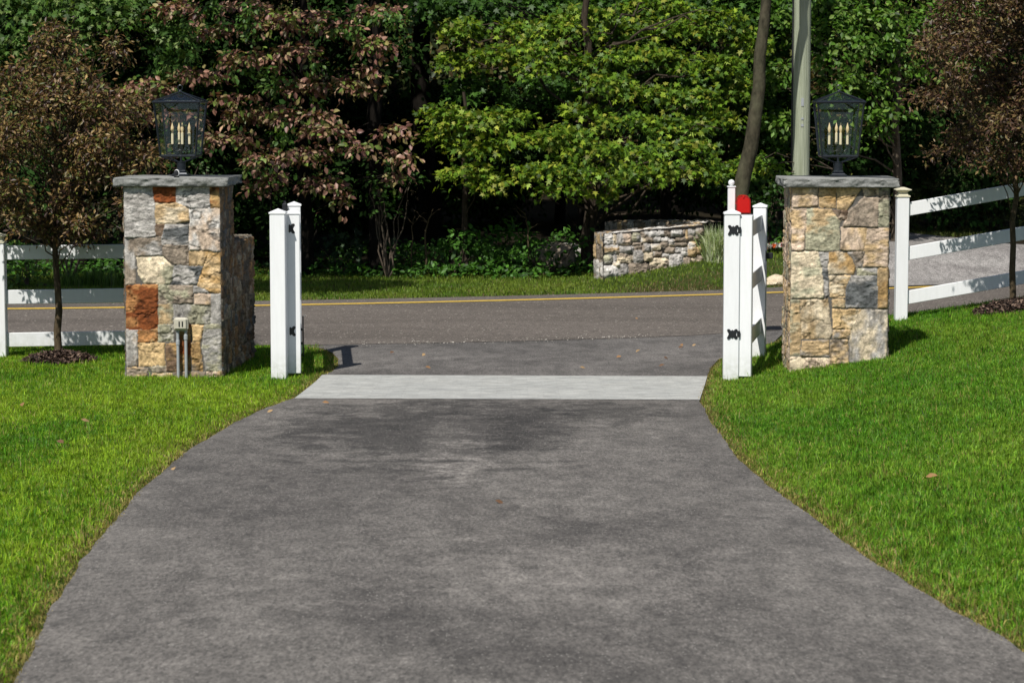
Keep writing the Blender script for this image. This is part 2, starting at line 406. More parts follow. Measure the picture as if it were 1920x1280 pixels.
# ---------------------------------------------------------------- stonework
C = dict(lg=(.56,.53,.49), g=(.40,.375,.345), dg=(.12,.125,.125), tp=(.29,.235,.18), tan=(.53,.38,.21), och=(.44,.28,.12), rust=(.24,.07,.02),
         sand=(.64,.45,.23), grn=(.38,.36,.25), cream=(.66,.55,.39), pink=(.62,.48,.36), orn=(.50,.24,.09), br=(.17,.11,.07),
         d1=(.10,.09,.075), d2=(.17,.12,.075), d3=(.25,.15,.07), d4=(.25,.22,.17))  # d tones: stone colours darkened to stand for shade on the sides
def sd_poly(P, V):
    V = np.asarray(V, float); d = np.full(len(P), 1e9); s = np.ones(len(P)); n = len(V)
    for i in range(n):
        a = V[i]; b = V[i-1]; e = b-a; w_ = P-a
        t = np.clip((w_@e)/max(e@e, 1e-12), 0, 1); q = w_-t[:, None]*e; d = np.minimum(d, (q*q).sum(1))
        c1 = P[:, 1] >= a[1]; c2 = P[:, 1] < b[1]; c3 = e[0]*w_[:, 1] > e[1]*w_[:, 0]
        f = (c1 & c2 & c3) | (~c1 & ~c2 & ~c3); s = np.where(f, -s, s)
    return s*np.sqrt(d)
def guillotine(x0, y0, x1, y1, smax, rng, out):
    w_, h = x1-x0, y1-y0
    if max(w_, h) < smax[0] or (w_*h < smax[1] and max(w_, h) < 2.3*min(w_, h)) : out.append((x0, y0, x1, y1)); return
    t = rng.uniform(.32, .68)
    if w_/max(h, 1e-6) > rng.uniform(.75, 1.3): m = x0+w_*t; guillotine(x0,y0,m,y1,smax,rng,out); guillotine(m,y0,x1,y1,smax,rng,out)
    else: m = y0+h*t; guillotine(x0,y0,x1,m,smax,rng,out); guillotine(x0,m,x1,y1,smax,rng,out)
def rand_stones(w_, h, seed, cols, smax=(.16, .035)):
    rng = random.Random(seed); out = []; guillotine(0, 0, w_, h, smax, rng, out); r = []
    for (a, b, c, d) in out:
        j = lambda: rng.uniform(-.014, .014)
        gp = .004
        r.append(([(a+gp+(j() if a>0 else 0), b+gp+j()), (c-gp+(j() if c<w_ else 0), b+gp+j()), (c-gp+(j() if c<w_ else 0), d-gp+j()), (a+gp+(j() if a>0 else 0), d-gp+j())], rng.choice(cols), rng.choice(cols)))
    return r
def stone_face(w_, h, stones, res, depth, seed, rnd=.009, rough=.014, gap=.0028, mortar=(.12,.112,.10), edge=True, tilt=.012, rk=1.0):
    """grid of points (u, v, out) + colours for one dressed face"""
    nu = int(w_/res)+1; nv = int(h/res)+1
    U, V = np.meshgrid(np.linspace(0, w_, nu), np.linspace(0, h, nv)); u = U.ravel(); v = V.ravel()
    wu = u + .012*(fbm(u*14, v*14, seed, 5)-.5)*2*rk; wv = v + .012*(fbm(u*14+9, v*14+4, seed, 8)-.5)*2*rk
    P = np.stack([wu, wv], -1); best = np.full(len(P), 1e9); idx = np.zeros(len(P), int)
    for i, s in enumerate(stones):
        d = sd_poly(P, s[0]); k = d < best; best[k] = d[k]; idx[k] = i
    rng = np.random.default_rng(seed); n = len(stones)
    lift = rng.uniform(.4, 1, n); tu = rng.uniform(-1, 1, n)*tilt; tv = rng.uniform(-1, 1, n)*tilt
    cen = np.array([np.mean(s[0], 0) for s in stones]); off = rng.uniform(0, 99, n)
    ci = off[idx]; st = rng.uniform(.6, 2.4, n)[idx]
    rg = np.abs(fbm(u*9+ci, v*9*st+ci, ci, 21, 5)-.5)*2
    r2 = fbm(u*26+ci, v*26*st, ci, 31, 4)
    rg2 = 1-np.abs(fbm(u*17+ci*2, v*17*st+ci, ci, 121, 4)-.5)*4; r3 = fbm(u*55+ci, v*55*st, ci, 131, 3)
    hh = depth*lift[idx] + (u-cen[idx, 0])*tu[idx]*3 + (v-cen[idx, 1])*tv[idx]*3 + rough*(rg*.9+(r2-.5)*1.1+(rg2-.6)*.35+(r3-.5)*.35)
    prof = np.sqrt(np.clip(-(best-gap)/rnd, 0, 1)); hh = np.maximum(hh, .004)*prof
    if edge:
        e = np.minimum(u, w_-u) + .004*(fbm(v*30, u*0, seed, 2)-.3)
        hh = hh*sm(-.002, .014, e)
    A = np.array([C[s[1]] for s in stones])[idx]; B = np.array([C[s[2]] for s in stones])[idx]
    f = sm(.42, .62, fbm(u*7+ci, v*7*st+ci*2, ci, 77, 5))[:, None]
    col = A*(1-f)+B*f
    col = col*(np.clip(.55+.9*fbm(u*40+ci, v*40*st, ci, 91, 3), .3, 1.6)*np.clip(.45+1.1*fbm(u*11+ci, v*11*st, ci, 95, 4), .5, 1.4)*(1-.35*sm(.75, .98, rg2)))[:, None]*(rng.uniform(.86, 1.14, n)[idx])[:, None]
    crack = sm(.035, .0, np.abs(fbm(u*5+ci*3, v*8+ci, ci, 44, 4)-.5))[:, None]*(rng.random(n) < .45)[idx][:, None]
    col = col*(1-.6*crack); hh = hh-(.009*crack[:, 0])*(prof > .5)
    mm = (best > gap)[:, None]; col = np.where(mm, np.array(mortar)*(.8+.4*fbm(u*60, v*60, 1, 3))[:, None], col)
    i = np.arange(nv-1)[:, None]*nu+np.arange(nu-1)[None]; q = np.stack([i, i+1, i+nu+1, i+nu], -1).reshape(-1, 4)
    return u, v, hh, col, q
def join_faces(name, parts, mat, parent):
    V = []; Q = []; K = []; n = 0
    for v, q, c in parts: V.append(v); Q.append(q+n); K.append(c); n += len(v)
    q = np.concatenate(Q)
    return link(name, npmesh(name, np.concatenate(V), q, np.full(len(q), 4), np.concatenate(K), smooth=True), mat, parent)
def stone_box(name, w_, d, h, z0, faces, parent, mat, res=.0075, **kw):
    """faces: dict side -> stones;  local frame: front is -y, origin at the front left bottom corner"""
    parts = []
    for side, st in faces.items():
        L = w_ if side in 'fbt' else d; H = h if side != 't' else d
        u, v, hh, col, q = stone_face(L, H, st, res, .014 if 'depth' not in kw else kw['depth'], hash_s(name+side), **{k: x for k, x in kw.items() if k != 'depth'})
        z = z0+v
        if side == 'f': p = np.stack([u, -hh, z], -1)
        elif side == 'b': p = np.stack([w_-u, d+hh, z], -1)
        elif side == 'r': p = np.stack([w_+hh, u, z], -1)
        elif side == 'l': p = np.stack([-hh, d-u, z], -1)
        else: p = np.stack([u, v, z0+h+hh], -1)
        parts.append((p, q, col))
    return join_faces(name, parts, mat, parent)
def hash_s(s): return sum((i+1)*ord(c) for i, c in enumerate(s)) % 9973

def crop_poly(stones, xl0, xl1, xr0, xr1, y0, y1, w_, z0, z1, base):
    out = []
    for pts, a, b in stones:
        r = []
        for x, y in pts:
            t = (y-y0)/(y1-y0); xl = xl0+(xl1-xl0)*t; xr = xr0+(xr1-xr0)*t
            r.append(((x-xl)/(xr-xl)*w_, z0+(z1-z0)*t-base))
        out.append((r, a, b))
    return out
LS = [([(108,98),(280,98),(292,200),(296,385),(250,400),(115,400)],'lg','g'),([(283,98),(416,98),(416,190),(285,192)],'rust','orn'),
([(418,98),(612,98),(612,228),(500,228),(418,195)],'g','lg'),([(615,98),(670,98),(668,226),(617,226)],'och','rust'),
([(290,195),(430,195),(490,235),(490,300),(400,318),(296,316)],'tan','cream'),([(494,232),(670,230),(674,480),(494,474)],'lg','pink'),
([(298,322),(350,322),(335,390),(298,388)],'tp','br'),([(352,322),(488,322),(488,438),(335,440),(330,400)],'dg','g'),
([(172,408),(330,395),(335,505),(178,512)],'tp','g'),([(113,403),(170,403),(180,675),(120,678)],'tp','g'),
([(335,442),(488,440),(490,562),(405,560),(338,505)],'tp','tp'),([(490,478),(602,480),(575,566),(494,564)],'och','tan'),
([(606,482),(674,484),(678,728),(610,720),(540,685)],'och','tan'),([(183,515),(340,512),(400,570),(395,650),(378,676),(230,674),(195,620)],'cream','grn'),
([(402,565),(575,572),(540,678),(390,676)],'g','dg'),([(540,690),(605,715),(605,730),(515,728),(515,690)],'g','lg'),
([(122,682),(310,680),(310,942),(124,945)],'rust','orn'),([(314,682),(512,685),(515,790),(314,792)],'tp','grn'),
([(522,735),(618,735),(618,796),(524,796)],'sand','pink'),([(622,735),(680,733),(682,910),(620,912)],'g','lg'),
([(314,795),(398,795),(398,910),(314,912)],'tan','grn'),([(400,797),(616,800),(616,915),(402,910)],'grn','g'),
([(124,948),(188,948),(192,1165),(126,1165)],'g','tp'),([(192,948),(305,946),(308,1018),(194,1020)],'orn','sand'),
([(310,915),(404,915),(404,1018),(312,1018)],'lg','grn'),([(505,918),(578,920),(560,1015),(512,1020)],'sand','orn'),
([(195,1025),(350,1025),(352,1160),(200,1165)],'sand','sand'),([(358,1030),(425,1025),(425,1195),(362,1190)],'och','br'),
([(580,918),(682,912),(684,1190),(590,1190),(570,1060)],'grn','g'),([(500,1025),(560,1020),(572,1190),(510,1190)],'och','tp'),
([(428,915),(500,915),(500,1190),(430,1190)],'rust','och'),([(126,1170),(255,1175),(230,1300),(126,1300)],'tan','tp'),
([(262,1170),(358,1165),(360,1200),(280,1205)],'grn','tp'),([(280,1208),(395,1203),(395,1300),(240,1300)],'g','tan'),
([(400,1198),(590,1195),(590,1300),(400,1300)],'tp','tan'),([(596,1195),(686,1192),(686,1300),(596,1300)],'pink','tan')]
RS = [([(165,98),(320,98),(322,210),(170,216)],'pink','tan'),([(328,98),(430,98),(428,216),(332,216)],'tan','och'),
([(435,98),(585,98),(500,232),(438,222)],'tan','sand'),([(590,98),(685,98),(685,140),(600,150)],'tan','pink'),
([(690,98),(753,98),(752,325),(690,325)],'grn','tp'),([(600,155),(686,150),(684,330),(470,325),(510,235)],'pink','tp'),
([(164,220),(252,220),(240,470),(164,470)],'pink','tan'),([(258,225),(400,225),(455,300),(450,468),(248,470)],'grn','tan'),
([(405,228),(500,236),(500,290),(455,292)],'pink','br'),([(466,330),(616,338),(612,400),(600,468),(458,465)],'pink','tan'),
([(620,338),(752,335),(750,480),(746,565),(598,565),(605,470)],'tan','pink'),([(162,480),(328,476),(348,600),(362,748),(162,750)],'cream','grn'),
([(330,478),(384,480),(386,730),(370,748),(350,620)],'g','dg'),([(388,478),(500,480),(550,570),(540,610),(390,605)],'cream','och'),
([(505,475),(600,472),(592,566),(560,572)],'g','tp'),([(560,575),(680,570),(680,615),(560,615)],'grn','g'),
([(392,615),(520,618),(490,690),(488,750),(395,748)],'tan','cream'),([(525,618),(682,620),(680,808),(490,805),(495,690)],'dg','g'),
([(685,570),(748,565),(746,810),(686,810)],'och','tan'),([(410,758),(486,758),(486,805),(412,808)],'tan','grn'),
([(158,760),(212,760),(222,980),(215,1095),(156,1095)],'tan','grn'),([(218,760),(385,755),(408,960),(395,990),(225,992)],'tan','cream'),
([(412,815),(582,815),(530,930),(414,930)],'sand','cream'),([(588,818),(746,818),(740,1110),(620,1135),(512,1140),(515,960),(540,900)],'cream','g'),
([(415,935),(520,935),(510,990),(416,990)],'g','tan'),([(228,1003),(394,1000),(394,1095),(222,1095)],'tan','g'),
([(402,1000),(505,998),(505,1140),(402,1140)],'tan','tp'),([(150,1103),(396,1103),(396,1360),(150,1360)],'pink','cream'),
([(400,1148),(740,1145),(740,1360),(400,1360)],'tan','g')]
TH = -.035
def gate_pt(u, v, z): # plan frame of the gateway
    return Vector((u*math.cos(TH)-v*math.sin(TH), 22.45+u*math.sin(TH)+v*math.cos(TH), z))
SIDE = ['d1','d2','d4','br','d3','dg','d2','d1','d4','tp']  # palette for sides and wings, shade put into the stone colours
PW, PD, PT = .90, .78, 1.785
def slab(w_, d, h, seed):
    """cap stone with a flat top and hand-split edges"""
    res = .012; V = []; Q = []; Kc = []; n = 0
    def push(p, q, c):
        nonlocal n
        V.append(p); Q.append(q+n); Kc.append(c); n += len(p)
    per = [(0, 0, 1, 0, w_), (w_, 0, 0, 1, d), (w_, d, -1, 0, w_), (0, d, 0, -1, d)]
    pr = []
    for (ax, ay, dx, dy, L) in per:
        m = int(L/res)
        for i in range(m): pr.append((ax+dx*L*i/m, ay+dy*L*i/m, dy, -dx, min(i, m-i)*L/m))
    pr = np.array(pr); s = np.arange(len(pr))*res; nz = 9
    rings = []
    for k in range(nz):
        t = k/(nz-1); z = h*t
        bul = (fbm(s*13, np.full(len(s), z*26), 0, seed, 4)-.55)*.05
        chip = -.02*np.abs(fbm(s*6, np.full(len(s), z*9+3), 0, seed+5, 3)-.5)*2
        o = (bul+chip)*(1 if 0 < k < nz-1 else .75) - (.010 if k in (0,) else 0)
        if k == nz-1: o = (fbm(s*13, np.full(len(s), z*26), 0, seed, 4)-.55)*.022-.004
        rings.append(np.stack([pr[:, 0]+pr[:, 2]*o, pr[:, 1]+pr[:, 3]*o, np.full(len(s), z)], -1))
    P = np.concatenate(rings); m = len(s); q = []
    i = np.arange(m); j = (i+1) % m
    for k in range(nz-1): q.append(np.stack([k*m+i, k*m+j, (k+1)*m+j, (k+1)*m+i], -1))
    base = np.array((.235, .238, .225))
    c = base*(.65+.7*fbm(P[:, 0]*22+P[:, 1]*11, P[:, 2]*60, P[:, 1]*22, seed, 4))[:, None]
    me_v = P; q = np.concatenate(q)
    loops = q.ravel().tolist()+list(range((nz-1)*m, nz*m))+list(range(m-1, -1, -1)); tot = [4]*len(q)+[m, m]
    return npmesh('cap', me_v, loops, tot, c)
def pillar(name, loc, stones, label, seed, base):
    t = thing(name, loc, label, 'pillar', 'stone gate pillars', TH)
    h = PT-base
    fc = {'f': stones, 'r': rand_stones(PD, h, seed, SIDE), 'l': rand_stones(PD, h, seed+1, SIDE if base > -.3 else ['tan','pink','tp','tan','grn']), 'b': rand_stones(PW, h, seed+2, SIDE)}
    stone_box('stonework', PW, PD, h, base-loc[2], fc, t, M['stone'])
    cp = link('cap', slab(PW+.17, PD+.17, .082, seed), M['slab'], t); cp.location = (-.085, -.085, PT-loc[2])
    return t
pl = gate_pt(-2.725-PW, .0, 0); base = -.25
lst = crop_poly(LS, 108, 125, 669, 684, 98, 1230, PW, PT, .0, base)
pillar('stone_pillar', (pl.x, pl.y, 0), lst, 'left stone gate pillar with big rust-red block and electrical box', 11, base)
pr_ = gate_pt(2.585, .0, 0); base2 = -.30
rst = crop_poly(RS, 165, 155, 753, 738, 98, 1215, PW, PT, .03, base2)
pillar('stone_pillar', (pr_.x, pr_.y, 0), rst, 'right stone gate pillar in tan and cream stones beside the white fence', 23, base2)
def wing(loc, rz, w_, d, h, label, seed):
    t = thing('wing_wall', loc, label, 'wall', 'low stone wings behind the pillars', rz)
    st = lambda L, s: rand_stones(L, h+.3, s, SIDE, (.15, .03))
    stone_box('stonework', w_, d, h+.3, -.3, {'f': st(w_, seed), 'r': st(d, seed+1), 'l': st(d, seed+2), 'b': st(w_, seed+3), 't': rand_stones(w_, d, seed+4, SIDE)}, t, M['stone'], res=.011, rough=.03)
p0 = gate_pt(-2.725-.38, PD+.02, 0)
wing((p0.x, p0.y, 0), -.075, .38, 1.05, 1.22, 'low stone wing wall behind the left pillar, narrow stones with shade in their colour', 41)
p0 = gate_pt(2.585+.60, PD+.02, 0)
wing((p0.x, p0.y, 0), -.02, .36, 1.0, 1.27, 'low shaded stone wing wall behind the right pillar next to the fence post', 51)

# ---------------------------------------------------------------- lanterns
def lantern(loc, label, rz, cr):
    t = thing('pillar_lantern', loc, label, 'lantern', 'black glass lanterns on the pillars', rz)
    b = MB().box((0,0,.012),(.155,.155,.024),b=.004).lathe([(.062,.024),(.055,.04),(.045,.05),(.042,.06)],n=4,sq=True)
    b.build('base_plate', M['lamp'], t)
    MB().lathe([(.045,.05),(.043,.13),(.046,.132),(.046,.14),(.012,.142),(.009,.2)],n=18).build('neck', M['lamp'], t, True)
    zb, zt, a, c = .195, .70, .165, .215     # body bottom, top, half widths
    fr = MB()
    for i in range(4):
        s = [(-1,-1),(1,-1),(1,1),(-1,1)][i]; e = [(-1,-1),(1,-1),(1,1),(-1,1)][(i+1)%4]
        P0 = Vector((s[0]*a,s[1]*a,zb)); P1 = Vector((s[0]*c,s[1]*c,zt)); fr.tube([P0,P1],.0095,4)
        Q0 = Vector((e[0]*a,e[1]*a,zb)); Q1 = Vector((e[0]*c,e[1]*c,zt))
        fr.tube([P0,Q0],.011,4); fr.tube([P1+Vector((s[0]*.008,s[1]*.008,0)),Q1+Vector((e[0]*.008,e[1]*.008,0))],.012,4)
        fr.tube([P0*.97+Vector((0,0,-.002)), Vector((s[0]*.03,s[1]*.03,.135))],.006,6)
        fr.tube([P1+Vector((0,0,.01)), Vector((0,0,zt+.098))],.0075,4)
    fr.build('frame', M['lamp'], t)
    for i in range(4):
        g = MB(); k = .985; s = [(-1,-1),(1,-1),(1,1),(-1,1)][i]; e = [(-1,-1),(1,-1),(1,1),(-1,1)][(i+1)%4]
        g.add([(s[0]*a*k,s[1]*a*k,zb),(e[0]*a*k,e[1]*a*k,zb),(e[0]*c*k,e[1]*c*k,zt),(s[0]*c*k,s[1]*c*k,zt)],[(0,1,2,3)])
        g.build('pane', M['glass'], t)
        g = MB(); g.add([(s[0]*c,s[1]*c,zt+.008),(e[0]*c,e[1]*c,zt+.008),(0,0,zt+.094)],[(0,1,2)]); g.build('roof_pane', M['glass'], t)
    fin = MB().lathe([(.014,zt+.09),(.018,zt+.1),(.01,zt+.112)],n=10)
    fin.tube([(0,0,zt+.11)]+[(.022*math.sin(q),0,zt+.135-.024*math.cos(q)) for q in np.linspace(0.1,2*math.pi-.1,14)],.0045,6)
    fin.build('finial', M['lamp'], t, True)
    cl = MB().tube([(0,0,.19),(0,0,.30)],.007,8)
    pos = [(-.078,-.01),(-.025,.055),(.024,-.055),(.08,.01)] if cr else [(-.085,0),(-.012,.07),(.014,-.07),(.085,0)]
    for x, y in pos:
        cl.tube([(0,0,.25),(x*.6,y*.6,.235),(x,y,.262),(x,y,.30)],.005,6); cl.lathe([(.015,.292),(.018,.30),(.012,.305)],(x,y,0),10)
    cl.build('candelabra', M['black'], t, True)
    for x, y in pos:
        cd = MB().lathe([(.0125,.30),(.0125,.41),(.009,.412)],(x,y,0),14).build('candle', M['candle'], t, True)
        MB().lathe([(.0085,.409),(.0085,.42),(.0155,.44),(.015,.458),(.008,.482),(.0015,.507)],(x,y,0),14).build('bulb', M['bulb'], cd, True)
    return t
lp = at(340, 328, 23.0); lantern((lp.x, lp.y, PT+.082), 'left pillar lantern, four candle bulbs in a row', TH, True)
rp = at(1571, 328, 22.82); lantern((rp.x, rp.y, PT+.082), 'right pillar lantern in front of the green forest by the utility pole', TH, False)
sc_ = at(331, 333, 22.62)
t = thing('security_camera', (sc_.x, sc_.y, PT+.082), 'tiny white security camera with black lens on the left pillar cap', 'camera', rz=.12)
MB().box((0,.02,.006),(.05,.05,.012),b=.003).build('foot', M['black'], t)
MB().add([], []).lathe([(.018,-.032),(.026,-.022),(.027,.02),(.022,.03)],n=20,M=Matrix.Translation((.003,0,.042))@Matrix.Rotation(R(90),4,'X')@Matrix.Scale(1.25,4,(0,1,0))).build('housing', M['white_cam'], t, True)
MB().lathe([(.022,0),(.022,.006),(.016,.009)],n=20,M=Matrix.Translation((-.003,-.028,.042))@Matrix.Rotation(R(90),4,'X')@Matrix.Scale(1.3,4,(0,1,0))).build('lens', M['black'], t, True)
# electrical box with two conduits on the left pillar
eb = at(342, 606, gate_pt(-3.1,0,0).y)
t = thing('electrical_box', (eb.x, eb.y-.02, 0), 'beige weatherproof outlet box with two grey conduits on left pillar', 'electrical box', rz=TH)
zc = eb.z
MB().box((0,-.045,zc),(.135,.07,.12),b=.016).box((0,-.012,zc-.065),(.10,.03,.012)).build('housing', M['beige'], t)
cv = MB().box((0,-.084,zc+.003),(.105,.012,.092),b=.005).build('cover', M['beige'], t)
MB().box((-.012,-.092,zc+.003),(.012,.006,.05),b=.002).box((.018,-.092,zc+.003),(.012,.006,.05),b=.002).build('latch', M['black'], cv)
for sx, zj in ((-.035, .33), (.04, .38)):
    cd = MB().tube([(sx,-.04,-.1),(sx,-.04,zc-.06)],.0145,12).lathe([(.019,zc-.075),(.021,zc-.06)],(sx,-.04,0),12)
    cd.lathe([(.0145,zj-.025),(.019,zj-.02),(.019,zj+.02),(.0145,zj+.025)],(sx,-.04,0),12).build('conduit', M['pvc'], t, True)

# ---------------------------------------------------------------- gate posts, gates
def capped_post(mb, x, y, z0, z1, w_, rz=0, over=.006, hcap=.03):
    T = Matrix.Translation((x,y,0))@Matrix.Rotation(rz,4,'Z')
    mb.box((0,0,(z0+z1)/2),(w_,w_,z1-z0),T,b=.006)
def pyr(x, y, z, w_, rz=0, h=.032, over=.007):
    T = Matrix.Translation((x,y,z))@Matrix.Rotation(rz,4,'Z'); a = w_/2+over
    return MB().lathe([(a,0),(a,.014),(.004,.014+h)],n=4,sq=True,M=T)
def hinge_shape():
    q = [(0.0,.040),(.012,.030),(.026,.046),(.044,.046),(.050,.034),(.040,.018),(.033,0),(.040,-.018),(.050,-.034),(.044,-.046),(.026,-.046),(.012,-.030),(0,-.040),
         (-.012,-.030),(-.026,-.046),(-.044,-.046),(-.050,-.034),(-.040,-.018),(-.033,0),(-.040,.018),(-.050,.034),(-.044,.046),(-.026,.046),(-.012,.030)]
    return q[::-1]
def gate(sgn, post_px, near_px, far_px, yp, yn, yf, lab_post, lab_gate, zlat):
    pp = at(post_px, 711, yp); pn = at(near_px, 707, yn); pf = at(far_px, 672, yf)
    w_ = .142
    t = thing('gate_post', (pp.x, pp.y+w_/2, 0), lab_post, 'gate post', 'white gate posts', TH)
    MB().box((0,0,.62),(w_,w_,1.84),b=.006).build('post', M['vinyl'], t)
    pyr(0,0,1.54,w_).build('cap', M['vinyl'], t)
    d = Vector((pf.x-pn.x, yf-yn, 0)); L = d.length; rz = math.atan2(d.y, d.x)
    g = thing('driveway_gate', (pn.x, pn.y+.06, 0), lab_gate, 'gate', 'open white gate leaves', rz)
    zt = 1.53; zb = .035
    for xx in (0, L):
        s = MB().box((xx,0,(zt+zb)/2),(.13,.13,zt-zb),b=.006).build('stile', M['vinyl'], g)
        if not (sgn > 0 and xx == 0): pyr(xx,0,zt,.13,0,.028).build('stile_cap', M['vinyl'], s)
    for zc in (1.38, .88, .36):
        MB().box((L/2,0,zc),(L-.13,.05,.155),b=.004).build('rail', M['vinyl'], g)
    # hinges on the camera side
    for zc in (1.395, .435):
        hx = .5*(pp.x+pn.x)
        if sgn < 0: T = Matrix.Translation((pn.x-.012-pn.x, 0, 0))
        hm = MB()
        yfront = (pn.y - .008) if sgn < 0 else (pp.y-.008)
        cx = (pn.x-.025) if sgn < 0 else (pp.x+.006)
        hm.prism(hinge_shape(), .006, Matrix.Translation((cx, yfront, zc)))
        if sgn < 0: hm.box((cx-.045, yfront+.004, zc),(.03,.03,.075),b=.004)
        else: hm.box((cx+.058, yfront+.012, zc),(.03,.02,.06),b=.004)
        for ox in (-.036, .036):
            for oz in (-.037, .037): hm.lathe([(.006,0),(.005,.003)],n=8,M=Matrix.Translation((cx+ox,yfront-.001,zc+oz))@Matrix.Rotation(R(90),4,'X'))
        h = hm.build('hinge', M['black'], g); h.matrix_parent_inverse = Matrix.LocRotScale(g.location, g.rotation_euler, None).inverted()
    lt = MB()
    if sgn < 0:
        c = at(568, 592, yf-.12); lt.tube([(c.x+.03, c.y, c.z+.002),(c.x, c.y, c.z),(c.x, c.y, .03)],.0075,8)
        lt.box((c.x-.014,c.y,.3),(.028,.05,.02)).box((c.x-.014,c.y,.16),(.028,.05,.02))
        o = lt.build('drop_rod', M['black'], g)
    else:
        c = at(1438, 478, yf); lt.box((c.x+.02,c.y,zlat),(.075,.06,.06),b=.006).box((c.x-.012,c.y,zlat),(.01,.09,.1),b=.002)
        o = lt.build('latch', M['black'], g)
    o.matrix_parent_inverse = Matrix.LocRotScale(g.location, g.rotation_euler, None).inverted()
    return g
gL = gate(-1, 523, 550.5, 553, 22.36, 22.54, 24.25, 'white gate post left of the driveway, beside the left gate leaf', 'left white gate leaf swung open behind its post, seen edge-on', 0)
c = at(534, 388, 24.2); o = MB().box((c.x,c.y,c.z),(.05,.06,.07),b=.008).box((c.x,c.y,c.z+.045),(.02,.02,.03)).build('latch', M['black'], gL)
o.matrix_parent_inverse = Matrix.LocRotScale(gL.location, gL.rotation_euler, None).inverted()
gR = gate(1, 1371, 1397, 1424, 22.26, 22.275, 23.95, 'white gate post right of the driveway, with black hinge plates on its face', 'right white gate leaf swung open with three rails showing', 1.05)

# ---------------------------------------------------------------- fences
def solar_cap(x, y, z, w_=.127):
    k = w_/2
    return MB().lathe([(k+.008,0),(k+.008,.014),(k-.012,.02),(k-.02,.05),(k+.006,.066),(k+.018,.072),(k+.018,.079),(.02,.1),(.006,.102)],(x,y,z),4,sq=True)
def fence(name, posts, zr, label, bend, rail_z):
    p0 = posts[0]; t = thing(name, (p0[0], p0[1], 0), label, 'fence', 'white rail fences either side of the gateway')
    off = Vector((p0[0], p0[1], 0))
    for (x, y, z, top, hascap) in posts:
        if not hascap: continue
        p = MB().box((x-off.x,y-off.y,(z-.3+top)/2),(.127,.127,top-z+.3),b=.006).build('post', M['vinyl'], t)
        c = solar_cap(x-off.x,y-off.y,top).build('post_cap', M['cream'], p)
    for i in range(len(posts)-1):
        a, b = posts[i], posts[i+1]
        for k in range(3):
            A = Vector((a[0]-off.x,a[1]-off.y,rail_z[i][k])); B = Vector((b[0]-off.x,b[1]-off.y,rail_z[i+1][k]))
            d = B-A; rz = math.atan2(d.y,d.x); L = math.hypot(d.x,d.y)
            T = Matrix.Translation((A+B)/2)@Matrix.Rotation(rz,4,'Z')@Matrix(((1,0,0,0),(0,1,0,0),(d.z/L,0,1,0),(0,0,0,1)))
            MB().box((0,0,0),(L-.12,.04,.142),T,b=.004).build('rail', M['vinyl'], t)
    return t
fence('rail_fence', [(-7.6,24.1,.0,1.15,True),(-5.19,24.42,0,1.15,True),(-2.98,24.82,0,1.15,False)], None,
      'white three rail fence left of the left pillar, young tree in front', 0, [(1.05,.60,.165)]*3)
fence('rail_fence', [(4.10,25.4,.27,1.575,True),(6.5,25.45,.62,1.99,True),(8.9,25.5,.8,2.3,True)], None,
      'white three rail fence climbing the bank right of the right pillar, dappled with shade', 0, [(1.435,.97,.505),(1.85,1.385,.92),(2.2,1.75,1.3)])

# ---------------------------------------------------------------- mailbox
mp = at(1371, 400, 26.35); g0 = gz(mp.x, 26.35)
t = thing('mailbox_post', (mp.x, 26.35, g0), 'slim white post with ball finial rising behind the right gate post', 'post')
zt = at(1371, 351, 26.35).z-g0
MB().box((0,0,zt/2),(.078,.078,zt),b=.005).build('post', M['vinyl'], t)
MB().box((0,0,zt+.006),(.092,.092,.014),b=.003).lathe([(.02,.01),(.014,.02),(.03,.03),(.036,.048),(.034,.06),(.022,.076),(.004,.083)],(0,0,zt),18).build('ball_finial', M['vinyl'], t, True)
bz = at(1394, 400, 26.1).z-g0
MB().box((.16,0,bz-.055),(.3,.075,.075),b=.004).build('arm', M['vinyl'], t)
mb = at(1394, 400, 26.1)
t = thing('mailbox', (mb.x, 26.1, mb.z-.0), 'red arched metal mailbox on the ball topped post behind the right gate', 'mailbox', rz=-.08)
hw, hs = .074, .120
arch = [(-hw,0),(hw,0)]+[(hw*math.copysign(abs(math.cos(q))**.75, math.cos(q)), hs+.062*math.sin(q)**.85) for q in np.linspace(0,math.pi,17)]
arch_b = [(x*1.04, z*1.02-.001) for x, z in arch]
MB().prism(arch, .46).build('body', M['red'], t)
MB().prism(arch_b, .02, Matrix.Translation((0,-.012,0))).build('rim', M['red_dark'], t)
MB().prism([(x*.88, .008+z*.91) for x, z in arch], .01, Matrix.Translation((0,-.017,0))).build('door', M['red'], t)
MB().box((0,-.018,hs+.058),(.02,.014,.03),b=.003).build('pull_tab', M['red'], t)
MB().box((-hw-.006,.2,.1),(.006,.12,.02)).box((-hw-.006,.26,.14),(.006,.035,.1)).build('flag', M['red'], t)

# ---------------------------------------------------------------- pole and field-stone wall
pp = at(1501, 330, 37.0); r0 = 16.2/F*37.1; gg = gz(pp.x, 37.0)
t = thing('utility_pole', (pp.x, 37.0, gg-.3), 'pale green weathered utility pole rising behind the right pillar', 'pole')
MB().tube([(0,0,z) for z in np.linspace(0, 9.5, 20)], [r0*(1.03-.012*z) for z in np.linspace(0, 9.5, 20)], 24).build('shaft', M['pole'], t, True)
MB().tube([(-r0-.012,-.02,0),(-r0-.012,-.02,4),(-r0-.006,-.02,9.4)], .013, 8).build('cable', M['black'], t, True)
for zz, hh_ in ((2.55, .12), (2.30, .03), (2.2, .04)): MB().box((0,-r0-.004,zz),(.04,.008,hh_)).build('tag_plate', M['pvc'], t)

